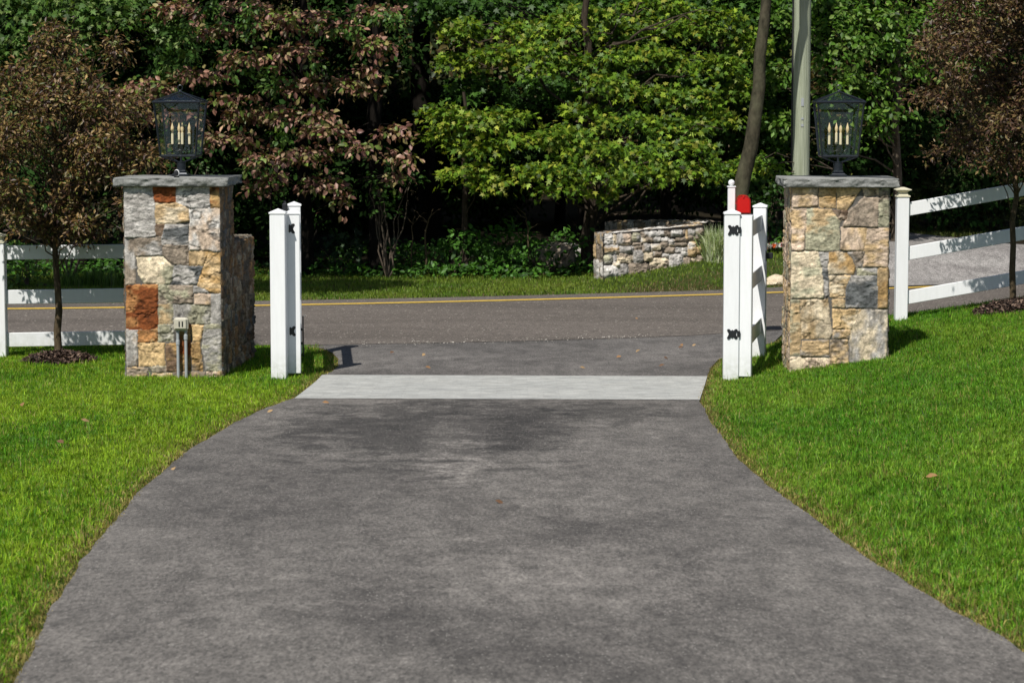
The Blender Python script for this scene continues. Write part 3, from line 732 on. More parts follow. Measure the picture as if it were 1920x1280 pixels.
FS = [(668,548,742,640,'lg'),(744,556,768,650,'tan'),(776,548,915,655,'pink'),(925,545,1000,622,'grn'),(1006,528,1078,578,'br'),(1084,526,1165,572,'lg'),(1170,522,1222,566,'pink'),(1226,524,1284,572,'br'),
(1288,512,1400,578,'lg'),(1404,520,1425,545,'tp'),(1428,512,1446,600,'och'),(1450,508,1520,560,'g'),(1524,495,1590,570,'tp'),
(666,655,804,734,'tan'),(808,662,935,730,'lg'),(930,630,1005,652,'tp'),(942,656,1010,694,'tp'),(1008,588,1046,628,'cream'),(1050,580,1118,625,'tp'),(1124,580,1196,620,'g'),(1204,584,1268,625,'lg'),
(1020,640,1090,722,'g'),(1096,642,1190,704,'tan'),(1186,632,1258,672,'br'),(1272,602,1320,660,'tan'),(1330,584,1440,622,'tp'),(1328,632,1440,668,'br'),(1236,676,1326,732,'tp'),(1334,680,1384,722,'g'),
(662,746,740,828,'grn'),(746,744,778,806,'g'),(784,738,922,820,'cream'),(930,704,1028,818,'g'),(1034,722,1122,802,'tan'),(1120,716,1204,758,'tp'),(1206,736,1270,768,'tan'),(1390,680,1446,755,'tan'),(1452,622,1530,762,'och'),(1534,672,1574,740,'tan'),(1448,566,1560,612,'tp'),
(746,814,812,860,'cream'),(655,848,796,960,'tan'),(802,834,888,960,'g'),(892,824,1084,960,'br'),(1090,778,1268,955,'cream'),(1268,735,1404,940,'tan'),(1408,775,1482,860,'tan'),(1486,770,1532,850,'cream'),(1540,750,1600,840,'tp'),
(1404,860,1600,960,'tp')]
W0 = at(1131, 519, 35.3); W1 = at(1320, 489, 35.65); WL = math.hypot(W1.x-W0.x, W1.y-W0.y); WZ = W0.z-.15
def fs_poly(b):
    x0, y0, x1, y1, c = b; pts = []
    cx, cy, rx, ry = (x0+x1)/2, (y0+y1)/2, (x1-x0)/2+1, (y1-y0)/2+1
    for k in range(14):
        a = 2*math.pi*k/14+.2; ca, sa = math.cos(a), math.sin(a); e = .42
        x = cx+rx*math.copysign(abs(ca)**e, ca); y = cy+ry*math.copysign(abs(sa)**e, sa)
        u = (x-655)/(1605-655)*WL
        top = 548+(495-548)*np.clip((x-655)/945, 0, 1)   # image row of the wall's top
        zt_ = at(1131+u/WL*189, 330+y/5.05, W0.y+(W1.y-W0.y)*u/WL).z - WZ
        pts.append((u+random.uniform(-.006, .006), zt_+random.uniform(-.006, .006)))
    c = {'och': 'tan', 'tan': random.choice(['tan', 'lg', 'cream']), 'br': 'tp'}.get(c, c)
    return (pts, c, random.choice([c, 'tp', 'lg', 'g']))
fsp = [fs_poly(b) for b in FS]
ang = math.atan2(W1.y-W0.y, W1.x-W0.x)
t = thing('field_stone_wall', (W0.x, W0.y, WZ), 'low dry stone wall of rounded field stones across the road', 'wall', rz=ang)
H0 = at(1131, 438, W0.y).z-WZ; H1 = at(1318, 421, W1.y).z-WZ
u, v, hh, col, q = stone_face(WL, max(H0, H1)+.02, fsp, .011, .05, 3, rnd=.06, rough=.035, gap=.006, mortar=(.02,.018,.015), edge=False, tilt=.05, rk=.8)
lim = H0+(H1-H0)*u/WL+.02*(fbm(u*8, u*0, 0, 5)-.5); v2 = np.minimum(v, lim)
parts = [(np.stack([u, -hh*np.where(v > lim, .0, 1), v2], -1), q, col)]
def side_face(L, Hh, seed, fn, sm_=(.22, .05)):
    st = rand_stones(L, Hh, seed, ['g','tp','g','lg','tp','lg','tan'], sm_)
    u, v, hh, col, q = stone_face(L, Hh, st, .016, .04, seed, rnd=.05, rough=.03, gap=.008, mortar=(.02,.018,.015), edge=False, tilt=.04)
    return (fn(u, v, hh), q, col)
hz = lambda x: H0+(H1-H0)*x/WL
parts.append(side_face(.5, H0, 61, lambda u, v, hh: np.stack([-hh*.6, .5-u, v], -1)))
parts.append(side_face(.5, H1, 62, lambda u, v, hh: np.stack([WL+hh*.6, u, v], -1)))
parts.append(side_face(WL, .5, 63, lambda u, v, hh: np.stack([u, v, hz(u)-.03+hh*.6], -1), (.3, .09)))
parts.append(side_face(WL, H0, 64, lambda u, v, hh: np.stack([WL-u, .5+hh, v*(hz(WL-u))/H0], -1)))
join_faces('stonework', parts, M['stone'], t)
# second arm of the wall further back in the shade
A2 = at(1135, 440, 39.5); B2 = at(1312, 425, 37.3); L2 = (Vector((B2.x,B2.y,0))-Vector((A2.x,A2.y,0))).length; a2 = math.atan2(B2.y-A2.y, B2.x-A2.x)
t2 = thing('field_stone_wall', (A2.x, A2.y, gz(A2.x, A2.y)-.2), 'shaded rough stone wall running back behind the sunny stone wall', 'wall', rz=a2)
HH = at(1135, 416, 39.5).z-(gz(A2.x, A2.y)-.2); HB = at(1312, 416, 37.3).z-(gz(A2.x, A2.y)-.2)
parts = [side_face(L2, HH, 71, lambda u, v, hh: np.stack([u, -hh, v*(1+(HB/HH-1)*u/L2)], -1)), side_face(L2, .45, 72, lambda u, v, hh: np.stack([u, v, (HH+(HB-HH)*u/L2)-.02+hh], -1)),
         side_face(.45, HH, 73, lambda u, v, hh: np.stack([-hh, .45-u, v], -1))]
join_faces('stonework', parts, M['stone'], t2)
def boulder(px, py, Y, r, label, c, seed, group=None, sq=(1, .8, .65), name='boulder'):
    p = at(px, py, Y); me = bpy.data.meshes.new('boulder'); import bmesh
    bm = bmesh.new(); bmesh.ops.create_icosphere(bm, subdivisions=4, radius=1)
    V = np.array([v.co[:] for v in bm.verts]); n = fbm(V[:, 0]*1.6+seed, V[:, 1]*1.6, V[:, 2]*1.6+seed, seed, 5)
    V = V*(.7+.6*n)[:, None]; V = np.sign(V)*np.abs(V)**.85
    for v_, c_ in zip(bm.verts, V): v_.co = Vector(c_*np.array(sq)*r)
    bm.to_mesh(me); bm.free(); a = me.color_attributes.new('tint', 'FLOAT_COLOR', 'POINT')
    cc = np.ones((len(V), 4)); cc[:, :3] = np.array(C[c])*(.6+.8*fbm(V[:, 0]*3, V[:, 1]*3, V[:, 2]*3, seed, 4))[:, None]; a.data.foreach_set('color', cc.ravel())
    if px > 1400: p = hit(px, py+4); Y = p.y
    o = link(name, me, M['stone']); o.location = (p.x, Y, max(p.z, gz(p.x, Y)-r*.2)); return tag(o, label, 'rock', group)
boulder(1040, 482, 37.6, .34, 'larger dim boulder among the ground cover under the maple', 'tp', 3, 'rocks along the far verge')
boulder(1066, 476, 38.2, .26, 'smaller pointed boulder right of the larger one under the maple', 'g', 4, 'rocks along the far verge')
boulder(1456, 524, 34.3, .16, 'pale rounded rock at the road edge beside the right pillar', 'cream', 5, 'rocks along the far verge', (1, .7, .6))
boulder(1440, 529, 34.0, .09, 'small flat pale rock left of the pale rounded rock at the road edge', 'cream', 6, 'rocks along the far verge', (1.5, .8, .35))

# ---------------------------------------------------------------- leaves and trees
def tmpl_maple():
    c = (0, .25, 0); tips = [(-.42, .12, -.03), (-.5, .55, -.06), (0, 1.0, -.08), (.5, .55, -.06), (.42, .12, -.03)]
    no = [(-.03, .0, 0), (-.2, .3, .01), (-.17, .52, 0), (.17, .52, 0), (.2, .3, .01), (.03, .0, 0)]
    v = [c]+tips+no; f = [(0, 6+i, 1+i, 7+i) for i in range(5)]
    return np.array(v), f
def tmpl_oval(wd=.28, droop=.12):
    v = [(0,0,0),(-wd,.38,.06),(0,.45,0),(wd,.38,.06),(0,1,-droop),(-wd*.75,.7,.02),(wd*.75,.7,.02)]
    return np.array(v), [(0,2,5,1),(0,3,6,2),(2,4,5),(2,6,4)]
def tmpl_slim(wd=.2):
    return np.array([(0,0,0),(-wd,.45,.05),(0,1,-.08),(wd,.45,.05)]), [(0,2,1),(0,3,2)]
def tmpl_needle():
    v=[];f=[]
    for k in range(5):
        y=.1+k*.17; s=.34-.04*k; n=len(v)
        v+= [(0,y-.05,0),(-s,y+.2,.02),(0,y+.03,0),(s,y+.2,.02)]; f+=[(n,n+2,n+1),(n,n+3,n+2)]
    n=len(v); v+=[(-.02,0,0),(.02,0,0),(0,1.05,0)]; f+=[(n,n+1,n+2)]
    return np.array(v),f
T_MAPLE, T_OVAL, T_SLIM, T_NEEDLE = tmpl_maple(), tmpl_oval(), tmpl_slim(), tmpl_needle()
def unit(a): return a/np.maximum(np.linalg.norm(a, axis=-1, keepdims=True), 1e-9)
def leaf_mesh(name, T, pos, nrm, dr, size, col, mat, parent=None, origin=(0, 0, 0)):
    tv, tf = T; n = len(pos); k = len(tv)
    z = unit(nrm); y = unit(dr-z*(dr*z).sum(-1, keepdims=True)); x = np.cross(y, z)
    v = pos[:, None]+size[:, None, None]*(tv[None, :, 0:1]*x[:, None]+tv[None, :, 1:2]*y[:, None]+tv[None, :, 2:3]*z[:, None])
    v = v.reshape(-1, 3)-np.array(origin)
    fl = np.array([i for f in tf for i in f]); ft = np.array([len(f) for f in tf])
    loops = (fl[None]+np.arange(n)[:, None]*k).ravel(); tot = np.tile(ft, n)
    return link(name, npmesh(name, v, loops, tot, np.repeat(col, k, 0)), mat, parent)
def sprays(clumps, per, lpt, spread, droop, rng, shell=.55, flat=.35, updown=.6):
    """clumps: (x,y,z, rx,ry,rz, weight) -> leaf positions, normals, directions. Leaves come in flat twig sprays."""
    P = []; Nn = []; D = []
    for (cx, cy, cz, rx, ry, rz_, wt) in clumps:
        nt_ = max(2, int(per*wt*rx*rz_)); d = unit(rng.normal(size=(nt_, 3))); d[:, 2] = np.where(d[:, 2] < -.3, -d[:, 2], d[:, 2])
        r = (shell+(1-shell)*rng.random(nt_))**.7
        c = np.array([cx, cy, cz])+d*r[:, None]*np.array([rx, ry, rz_])
        out = unit(d*np.array([1/rx, 1/ry, 1/rz_])*rx)
        tn = unit(out*.55+np.array([0, -.25, updown])+rng.normal(size=(nt_, 3))*.28)
        a = unit(np.cross(tn, rng.normal(size=(nt_, 3)))); b = np.cross(tn, a)
        m = lpt; s = spread*(.6+.7*rng.random(nt_))
        th = rng.random((nt_, m))*2*np.pi; rr = np.sqrt(rng.random((nt_, m)))
        off = (a[:, None]*np.cos(th)[..., None]+b[:, None]*np.sin(th)[..., None])*(rr*s[:, None])[..., None] + tn[:, None]*(rng.normal(size=(nt_, m))*flat*s[:, None])[..., None]
        off[..., 2] -= droop*rr**2*s[:, None]
        p = c[:, None]+off
        nn = unit(tn[:, None]+rng.normal(size=(nt_, m, 3))*.5)
        dd = unit(off+rng.normal(size=off.shape)*.35*s[:, None, None]); dd[..., 2] -= droop
        P.append(p.reshape(-1, 3)); Nn.append(nn.reshape(-1, 3)); D.append(dd.reshape(-1, 3))
    return np.concatenate(P), np.concatenate(Nn), np.concatenate(D)
def tints(n, cols, rng, jit=.25, w=None):
    c = np.array(cols); i = rng.choice(len(c), n, p=w); return np.clip(c[i]*(1+rng.normal(size=(n, 1))*jit), .003, 1)
def limb(mb, a, b, r0, r1, rng, n=7, wob=.06):
    a = Vector(a); b = Vector(b); L = (b-a).length; pts = []
    for i in range(n+1):
        t = i/n; p = a.lerp(b, t); 
        if 0 < i < n: p += Vector(rng.normal(size=3))*wob*L*.5
        p.z += .10*L*math.sin(math.pi*t); pts.append(p)
    mb.tube(pts, [r0+(r1-r0)*i/n for i in range(n+1)], 8)
    return pts
def tree(name, base, label, cat, clumps, T, cols, size, per, lpt, spread, mat, bark, r, top, seed, group=None, droop=.2, lean=(0, 0), limbs=True, w=None, shell=.5, flat=.3, szj=.3, updown=.6, twig=0, jit=.25, limbmin=.12):
    rng = np.random.default_rng(seed); bx, by, bz = base
    t = thing(name, base, label, cat, group)
    mb = MB(); n = 12; pts = []
    for i in range(n+1):
        q = i/n; pts.append(Vector((lean[0]*q+rng.normal()*r*.22*(0 < i), lean[1]*q+rng.normal()*r*.2*(0 < i), -.15+(top+.15)*q)))
    mb.tube(pts, [r*(1.25 if i == 0 else 1-.6*i/n) for i in range(n+1)], 14)
    if limbs:
        for (cx, cy, cz, rx, ry, rz_, wt) in clumps:
            loc = Vector((cx-bx, cy-by, cz-bz)); q = min(.95, max(limbmin, (loc.z-rz_*.3-.25*math.hypot(loc.x, loc.y))/top)); s = pts[min(n, int(q*n))]
            L = limb(mb, s, loc, r*.2, r*.06, rng)
            for _ in range(twig): 
                e = loc+Vector(rng.normal(size=3))*Vector((rx, ry, rz_)).length*.38; limb(mb, L[rng.integers(3, 6)], e, r*.14, r*.03, rng, 4)
    mb.build('trunk', bark, t, True)
    P, Nn, D = sprays(clumps, per, lpt, spread, droop, rng, shell, flat, updown); m = len(P)
    gate_keep = P[:, 2] > ground_z(P[:, 0], P[:, 1])+.02
    P, Nn, D = P[gate_keep], Nn[gate_keep], D[gate_keep]; m = len(P)
    leaf_mesh('crown', T, P, Nn, D, size*(1+rng.uniform(-szj, szj, m)), tints(m, cols, rng, jit, w), mat, t, base)
    return t
def K(px, py, Y, rpx, rpy, wt=1.0, dep=None):
    p = at(px, py, Y); s = Y/F; return (p.x, p.y, p.z, rpx*s, (dep if dep else rpx*s*.8), rpy*s, wt)

# young purple-leaved trees on the lawn
CRAB = [(.085,.045,.022),(.15,.085,.03),(.13,.10,.028),(.05,.026,.018),(.27,.18,.07),(.10,.12,.022)]
def crab_clumps(cx, cy, Y, wpx, hpx, n, seed):
    rng = np.random.default_rng(seed); o = []
    for _ in range(n):
        a = rng.random()*2*math.pi; q = math.sqrt(rng.random()); x = math.cos(a)*q; y = math.sin(a)*q
        x *= (1-.35*max(0, -y)) ; r = rng.uniform(20, 44)
        k = K(cx+x*wpx, cy+y*hpx, Y+rng.uniform(-.85, .6), r, r*rng.uniform(.7, 1.25), 1.0, r*Y/F*.9); o.append(k)
    return o
b1 = at(108, 661, 24.15); b1g = gz(b1.x, 24.15)+.02
tree('young_tree', (b1.x, 24.15, b1g), 'young purple leaved tree in front of the left white fence', 'tree', crab_clumps(112, 285, 24.15, 170, 170, 66, 5)+[K(108,100,24.2,55,50),K(215,110,24.2,28,45),K(60,430,24.1,50,22),K(150,435,24.1,50,22),K(250,400,24.1,40,26),K(20,400,24.1,50,40),K(265,300,24.1,36,36),K(250,200,24.1,30,22),K(100,60,24.2,30,25)],
     T_SLIM, CRAB, .055, 900, 11, .10, M['leaf_dull'], M['bark_young'], .042, 2.3, 101, 'young purple leaved trees on the lawn', .15, (.02, 0), twig=2, flat=.45, shell=.3)
b2 = at(1897, 572, 25.0); b2g = gz(b2.x, 25.0)+.02
tree('young_tree', (b2.x, 25.0, b2g), 'young purple leaved tree in front of the right fence at the picture edge', 'tree', crab_clumps(1895, 120, 24.6, 175, 190, 84, 6)+[K(1730,190,24.8,38,26),K(1760,290,24.8,34,20),K(1830,-10,24.6,60,50),K(1905,-70,24.6,70,60),K(1745,95,24.7,30,26),K(1850,310,24.2,60,30),K(1930,320,24.4,50,30)],
     T_SLIM, [(.085,.045,.028),(.13,.075,.035),(.05,.028,.018),(.18,.13,.05),(.09,.075,.022)], .056, 760, 11, .10, M['leaf_dull'], M['bark_young'], .036, 2.9, 102, 'young purple leaved trees on the lawn', .15, (.02, 0), twig=2, flat=.45, shell=.3)

GRN_ = [(.055,.12,.014),(.075,.15,.02),(.04,.09,.014),(.10,.16,.03)]
def thin(L, seed, k=.72, q=.62):
    g = random.Random(seed); return [(x, y, z, rx*g.uniform(.75, 1.05), ry*.8, rz_*g.uniform(q-.1, q+.25), wt) for (x, y, z, rx, ry, rz_, wt) in L]

# dogwood, reddish drooping leaves in tiers
DOG = [(.30,.16,.11),(.19,.09,.07),(.22,.19,.07),(.38,.25,.16),(.13,.19,.035)]
dog = [K(560,30,36,75,14),K(630,55,36,50,14),K(700,85,36,40,18),K(560,95,36,90,17),K(470,110,36,60,18),K(620,150,36.2,60,16),K(680,165,36,50,16),K(560,165,36.2,60,18),K(440,185,36,60,16),
       K(510,45,36,60,25),K(400,60,36.4,55,25),K(380,140,36.4,60,22),K(330,215,36.2,60,18),K(610,245,35.8,75,15),K(660,275,35.8,70,15),K(560,290,35.8,60,17),K(500,300,35.8,55,18),K(600,345,36,55,22),
       K(480,215,36.2,75,20),K(560,215,36,70,17),K(740,245,36,35,16),K(745,295,36,42,20),K(520,330,36,60,16),K(635,375,36,30,14),K(490,350,36.2,45,12),K(740,330,36.2,30,13),K(420,260,36,60,22),
       K(330,20,36.8,60,30),K(450,10,36.4,60,20),K(700,20,36.4,60,20),K(270,170,36.6,50,30),K(690,130,36,40,12)]
dog = thin(dog, 5, q=.42)
bd = at(575, 545, 37.2)
tree('dogwood_tree', (bd.x, 37.2, gz(bd.x, 37.2)), 'broad tree with drooping reddish brown leaves in tiers behind the left pillar', 'tree', dog, T_OVAL, DOG, .10, 640, 11, .15, M['leaf_dull'], M['bark_dark'], .11, 5.2, 103, droop=.55, twig=1, flat=.25, updown=.5, w=[.28,.2,.2,.12,.2])
# maple, bright green
MAP = [(.115,.21,.016),(.20,.28,.024),(.065,.135,.014),(.26,.28,.035),(.085,.165,.015)]
mp0 = [K(1060,60,36.6,95,45),K(1000,100,36.4,75,35),K(960,60,37,60,30),K(930,110,36.6,55,25),K(1090,30,36.8,70,30),K(1130,120,36.4,80,30),K(1010,130,36.2,60,25),K(1140,165,36.2,75,30),K(1220,110,36.6,75,30),
       K(1290,60,36.8,75,35),K(1350,40,36.8,55,35),K(1340,130,36.6,65,28),K(1230,180,36.2,70,30),K(1310,190,36.2,60,28),K(1090,215,36.2,55,24),K(1180,235,36,75,25),K(1270,245,36,70,25),K(1350,230,36.2,50,25),
       K(830,220,35.6,60,20),K(890,235,35.5,70,24),K(950,225,35.6,60,20),K(830,260,35.6,50,24),K(900,285,35.5,75,25),K(980,270,35.4,80,26),K(1060,260,35.4,75,26),K(1120,290,35.3,85,24),K(1200,295,35.4,80,24),K(1290,285,35.4,70,25),
       K(880,330,35.4,60,24),K(920,350,35.4,45,20),K(1040,330,35.2,90,24),K(1130,335,35.2,85,22),K(1060,365,35.1,55,18),K(1220,330,35.2,80,20),K(1300,330,35.3,70,22),K(1370,325,35.6,50,20),K(1420,320,35.8,40,20),K(1140,375,35.4,25,14),
       K(1180,60,37.2,70,35),K(1240,20,37.4,75,30),K(1400,180,36.8,40,40),K(1410,90,37,40,40),K(870,60,37.2,45,30),K(850,120,37.4,40,25)]
mp_ = [(x, y+.75, z+.02, rx, ry*.6, rz_, wt) for (x, y, z, rx, ry, rz_, wt) in thin(mp0, 4, q=.6)]
xs_ = at(985, 300, 36).x; mL = [k for k in mp_ if k[0] < xs_ and k[2] < 3.0]; mR = [k for k in mp_ if not (k[0] < xs_ and k[2] < 3.0)]
bm_ = at(1105, 468, 37.6)
tree('maple_tree', (bm_.x, 37.6, gz(bm_.x, 37.6)), 'bright green maple with star shaped leaves filling the middle beyond the road', 'tree', mR, T_MAPLE, MAP, .092, 580, 11, .165, M['leaf'], M['bark_mid'], .12, 4.2, 104, droop=.3, twig=1, flat=.3, updown=.6, lean=(-.1, -.5), w=[.3,.25,.22,.1,.13], jit=.3)
bq = at(872, 440, 37.4)
tree('maple_tree', (bq.x, 37.4, gz(bq.x, 37.4)), 'smaller yellow green maple in front of the thick dark trunk', 'tree', mL, T_MAPLE, MAP, .092, 580, 11, .165, M['leaf'], M['bark_mid'], .06, 2.8, 114, droop=.3, twig=1, flat=.3, updown=.6, w=[.25,.3,.15,.17,.13], jit=.3)
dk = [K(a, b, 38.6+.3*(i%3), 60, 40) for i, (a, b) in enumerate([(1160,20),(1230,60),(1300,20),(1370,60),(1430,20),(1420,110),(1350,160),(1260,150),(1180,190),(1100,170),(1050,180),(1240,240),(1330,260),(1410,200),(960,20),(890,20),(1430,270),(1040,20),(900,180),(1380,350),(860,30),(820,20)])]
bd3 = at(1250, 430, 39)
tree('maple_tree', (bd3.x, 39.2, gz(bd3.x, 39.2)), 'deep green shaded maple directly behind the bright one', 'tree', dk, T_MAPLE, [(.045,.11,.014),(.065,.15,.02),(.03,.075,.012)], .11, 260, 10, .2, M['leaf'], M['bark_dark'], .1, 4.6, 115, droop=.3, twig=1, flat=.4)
# high crown overhanging the road verge, above the picture; its shadow lies on the left verge
rg_ = random.Random(3); ov = []
for i in range(48):
    X_ = -8.8+(i//2)*.28; y0 = 33.1 if X_ < -3 else 33.1+(X_+3)*.85
    ov.append((X_-1.55, y0-3.45+(rg_.uniform(.5, 1.3) if i % 2 else rg_.uniform(1.3, 2.6)), 4.9+rg_.uniform(0, .5), .75, .7, .3, 1))
bo = at(705, 430, 37.4)
tree('woodland_tree', (bo.x, 37.4, gz(bo.x, 37.4)), 'dark trunk behind the reddish tree, its crown spreading over the verge', 'tree', ov, T_MAPLE, GRN_, .15, 150, 10, .25, M['leaf'], M['bark_dark'], .14, 7.5, 116, 'trees of the wood beyond the road', limbmin=.78, droop=.2)

# leaning trunk and trees over it
bl = at(1368, 430, 35.6); tl = at(1440, 0, 35.6)
tree('leaning_tree', (bl.x, 35.6, gz(bl.x, 35.6)), 'bare leaning grey trunk beside the utility pole', 'tree', [(tl.x+.6, 38.2, tl.z+2.2, 1.6, 1.4, 1.2, 1), (tl.x+.2, 38.6, tl.z+3.2, 1.6, 1.4, 1.2, 1)], T_MAPLE, MAP, .2, 40, 9, .3, M['leaf'], M['bark_lean'], .135, tl.z+1.9-bl.z, 105, lean=((tl.x-bl.x)*1.5, .3), limbs=True)
# broad shrubs and trees right of the pole
GRN = [(.07,.16,.016),(.10,.20,.022),(.05,.115,.014),(.14,.22,.04)]
g1 = [K(1560,60,38.2,55,35),K(1560,120,38,50,30),K(1600,90,38,60,35),K(1640,50,38.2,60,35),K(1590,160,38,60,28),K(1660,100,38.2,50,30),K(1560,20,38.4,60,30),K(1640,10,38.6,60,30),K(1550,200,38,30,30),K(1640,170,38.2,50,22),K(1670,215,38,50,18),K(1700,140,38.2,40,24),K(1720,60,38.8,60,40),K(1625,220,38,35,18),K(1640,255,38.2,30,16),
      K(1460,60,38.6,40,60),K(1460,160,38.4,40,45),K(1455,240,38.2,40,30),K(1430,310,36.6,35,22),K(1460,340,36.8,30,20),K(1800,30,38.8,80,40),K(1800,120,39,80,40)]
bb = at(1682, 330, 39)
tree('woodland_tree', (bb.x, 39, gz(bb.x, 39)), 'leafy green tree with pale patched trunk behind the right lantern', 'tree', g1, T_OVAL, GRN, .10, 260, 10, .17, M['leaf'], M['bark'], .085, 4.8, 106, 'trees of the wood beyond the road', droop=.3, twig=1, flat=.35, lean=(-.1, -.3))
# vine hung dark trees upper left
VIN = [(.06,.13,.02),(.10,.19,.035),(.04,.09,.016),(.17,.24,.07)]
v1 = [K(30,20,33.8+3,70,35),K(110,20,36.8,70,30),K(60,70,36.6,60,25),K(190,15,36.8,50,25),K(170,55,36.6,40,30),K(155,100,36.6,20,35),K(225,45,36.6,30,22),K(320,60,37,35,50),K(330,130,37,25,30),K(20,110,36.8,40,22),K(10,180,36.8,35,26),K(40,165,36.6,40,20),K(250,20,37,50,25),K(100,150,37,60,24)]
bv = at(150, 520, 38)
tree('woodland_tree', (bv.x, 38, gz(bv.x, 38)), 'dark green vine covered tree at the upper left edge', 'tree', v1, T_MAPLE, VIN, .11, 230, 10, .18, M['leaf'], M['bark_dark'], .13, 5, 107, 'trees of the wood beyond the road', droop=.4, twig=1, flat=.4)
# ivy strands on the dogwood
v2 = [K(505,180,35.8,18,60),K(470,60,35.8,20,60),K(395,35,36,18,45),K(520,260,35.7,16,35),K(350,90,36,18,50),K(650,60,35.9,30,24),K(720,40,36,40,25),K(690,95,36,26,16),K(460,140,35.8,24,14),K(610,120,35.8,40,8)]
vi = at(505, 300, 35.8)
tree('climbing_vine', (vi.x, 36.0, gz(vi.x, 36.0)), 'small leaved green vine trailing through the reddish tree', 'vine', v2, T_OVAL, [(.055,.13,.02),(.09,.16,.03)], .085, 230, 8, .12, M['leaf'], M['bark_dark'], .02, 4.0, 108, droop=.7)

# the wood behind: trunks with high crowns that close the canopy, low crowns at the back
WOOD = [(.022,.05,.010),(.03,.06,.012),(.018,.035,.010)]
rng = np.random.default_rng(31)
wl = ['behind the far left fence','left of the vine covered tree','behind the left lantern','between the left lantern and dogwood','with the thick black trunk in the middle','behind the maple crown','behind the maple at right','behind the utility pole','behind the right lantern','at the far right edge']
spots = [(-10.5,46),(-8,45.5),(-5.6,46.5),(-3.0,46.2),(-1.55,43.2),(.9,46.3),(3.0,45.8),(4.9,46.5),(7.0,46.2),(9.6,46.6)]
for i, (x, y) in enumerate(spots):
    g = gz(x, y); cl = []
    for _ in range(9):
        cl.append((x+rng.uniform(-1.6,1.6), y-(.4 if i == 4 else 3.4)+rng.uniform(-2.4,2.6), g+rng.uniform(5.2,10), 1.5, 1.5, 1.1, 1.0))
    rr = .21 if i == 4 else rng.uniform(.09, .16)
    tree('woodland_tree', (x, y, g), 'tall dark woodland tree '+wl[i], 'tree', cl, T_OVAL, WOOD, .34, 40, 10, .5, M['leaf_far'], M['bark_dark'], rr, 8.5, 200+i, 'trees of the wood beyond the road', droop=.2, shell=.2)
low = [(-2.6,45.8),(-.3,46.2),(-9.5,41.5),(-7,40.8),(-4.6,41),(1.2,41.5),(3.6,41),(5.4,41.5),(7.6,42.4),(10,43.5),(-12,42),(-5.9,39.6),(-3.6,40)]
ll = ['low in the gap left of the thick black trunk','low in the gap right of the thick black trunk','left edge shadow','behind the young left tree','behind the dogwood trunk','under the maple shade','behind the stone wall','behind the leaning trunk','right of the right lantern','behind the right young tree','beyond the far left frame edge','close behind the left lantern','close behind the reddish tree']
for i, (x, y) in enumerate(low):
    g = gz(x, y); cl = []
    for _ in range(15): cl.append((x+rng.uniform(-1.4,1.4), y+rng.uniform(-.8,.8), g+rng.uniform(.2, 2.2 if i < 2 else 5.2), .9, .8, .7, 1.0))
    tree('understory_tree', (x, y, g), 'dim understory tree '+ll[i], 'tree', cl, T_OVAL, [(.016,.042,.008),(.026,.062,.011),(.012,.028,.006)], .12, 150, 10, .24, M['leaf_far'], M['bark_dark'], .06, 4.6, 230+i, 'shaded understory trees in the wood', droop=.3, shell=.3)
# far wood, partly sunlit
n = 70000; x = rng.uniform(-13, 13, n); y = rng.uniform(53, 58, n); z = rng.uniform(-.2, 9, n)**1.0
keep = fbm(x*.5, z*.5, y*.4, 9, 4) > .38; x, y, z = x[keep], y[keep], z[keep]; n = len(x)
P = np.stack([x, y, z+ground_z(x, y)], -1)
o = leaf_mesh('far_woodland', T_OVAL, P, unit(rng.normal(size=(n, 3))+np.array([0, -.8, .6])), rng.normal(size=(n, 3)), rng.uniform(.1, .24, n), tints(n, [(.09,.10,.025),(.12,.10,.03),(.03,.05,.012),(.13,.09,.04)], rng, .4), M['leaf'])
tag(o, 'far woodland foliage glimpsed through the trees', 'woodland', kind='stuff')
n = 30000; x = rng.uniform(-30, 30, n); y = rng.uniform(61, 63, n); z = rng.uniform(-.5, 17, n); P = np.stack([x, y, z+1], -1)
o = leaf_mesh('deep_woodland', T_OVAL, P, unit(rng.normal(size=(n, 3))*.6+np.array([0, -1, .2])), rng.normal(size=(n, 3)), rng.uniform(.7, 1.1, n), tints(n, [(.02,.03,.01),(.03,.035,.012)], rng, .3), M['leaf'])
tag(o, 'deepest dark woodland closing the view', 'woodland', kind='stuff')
# pale thin trunks in the gap
for i, (px, rr, lab) in enumerate([(738,.05,'left of the thick dark trunk, tallest of the pale stems'),(728,.035,'leaning, left of the taller pale stem'),(752,.03,'slanting right of the taller pale stem'),(875,.05,'right of the thick dark trunk above the maple')]):
    p = at(px, 200, 46); g = gz(p.x, 46)
    t = thing('pale_sapling', (p.x, 46, g), 'pale thin trunk '+lab, 'tree', 'pale saplings in the sunny gap'); m_ = MB(); limb(m_, (0,0,0), (rng.uniform(-.3,.3),0,5.5), rr, rr*.6, rng, 10, .03); m_.build('trunk', M['bark_young'], t, True)

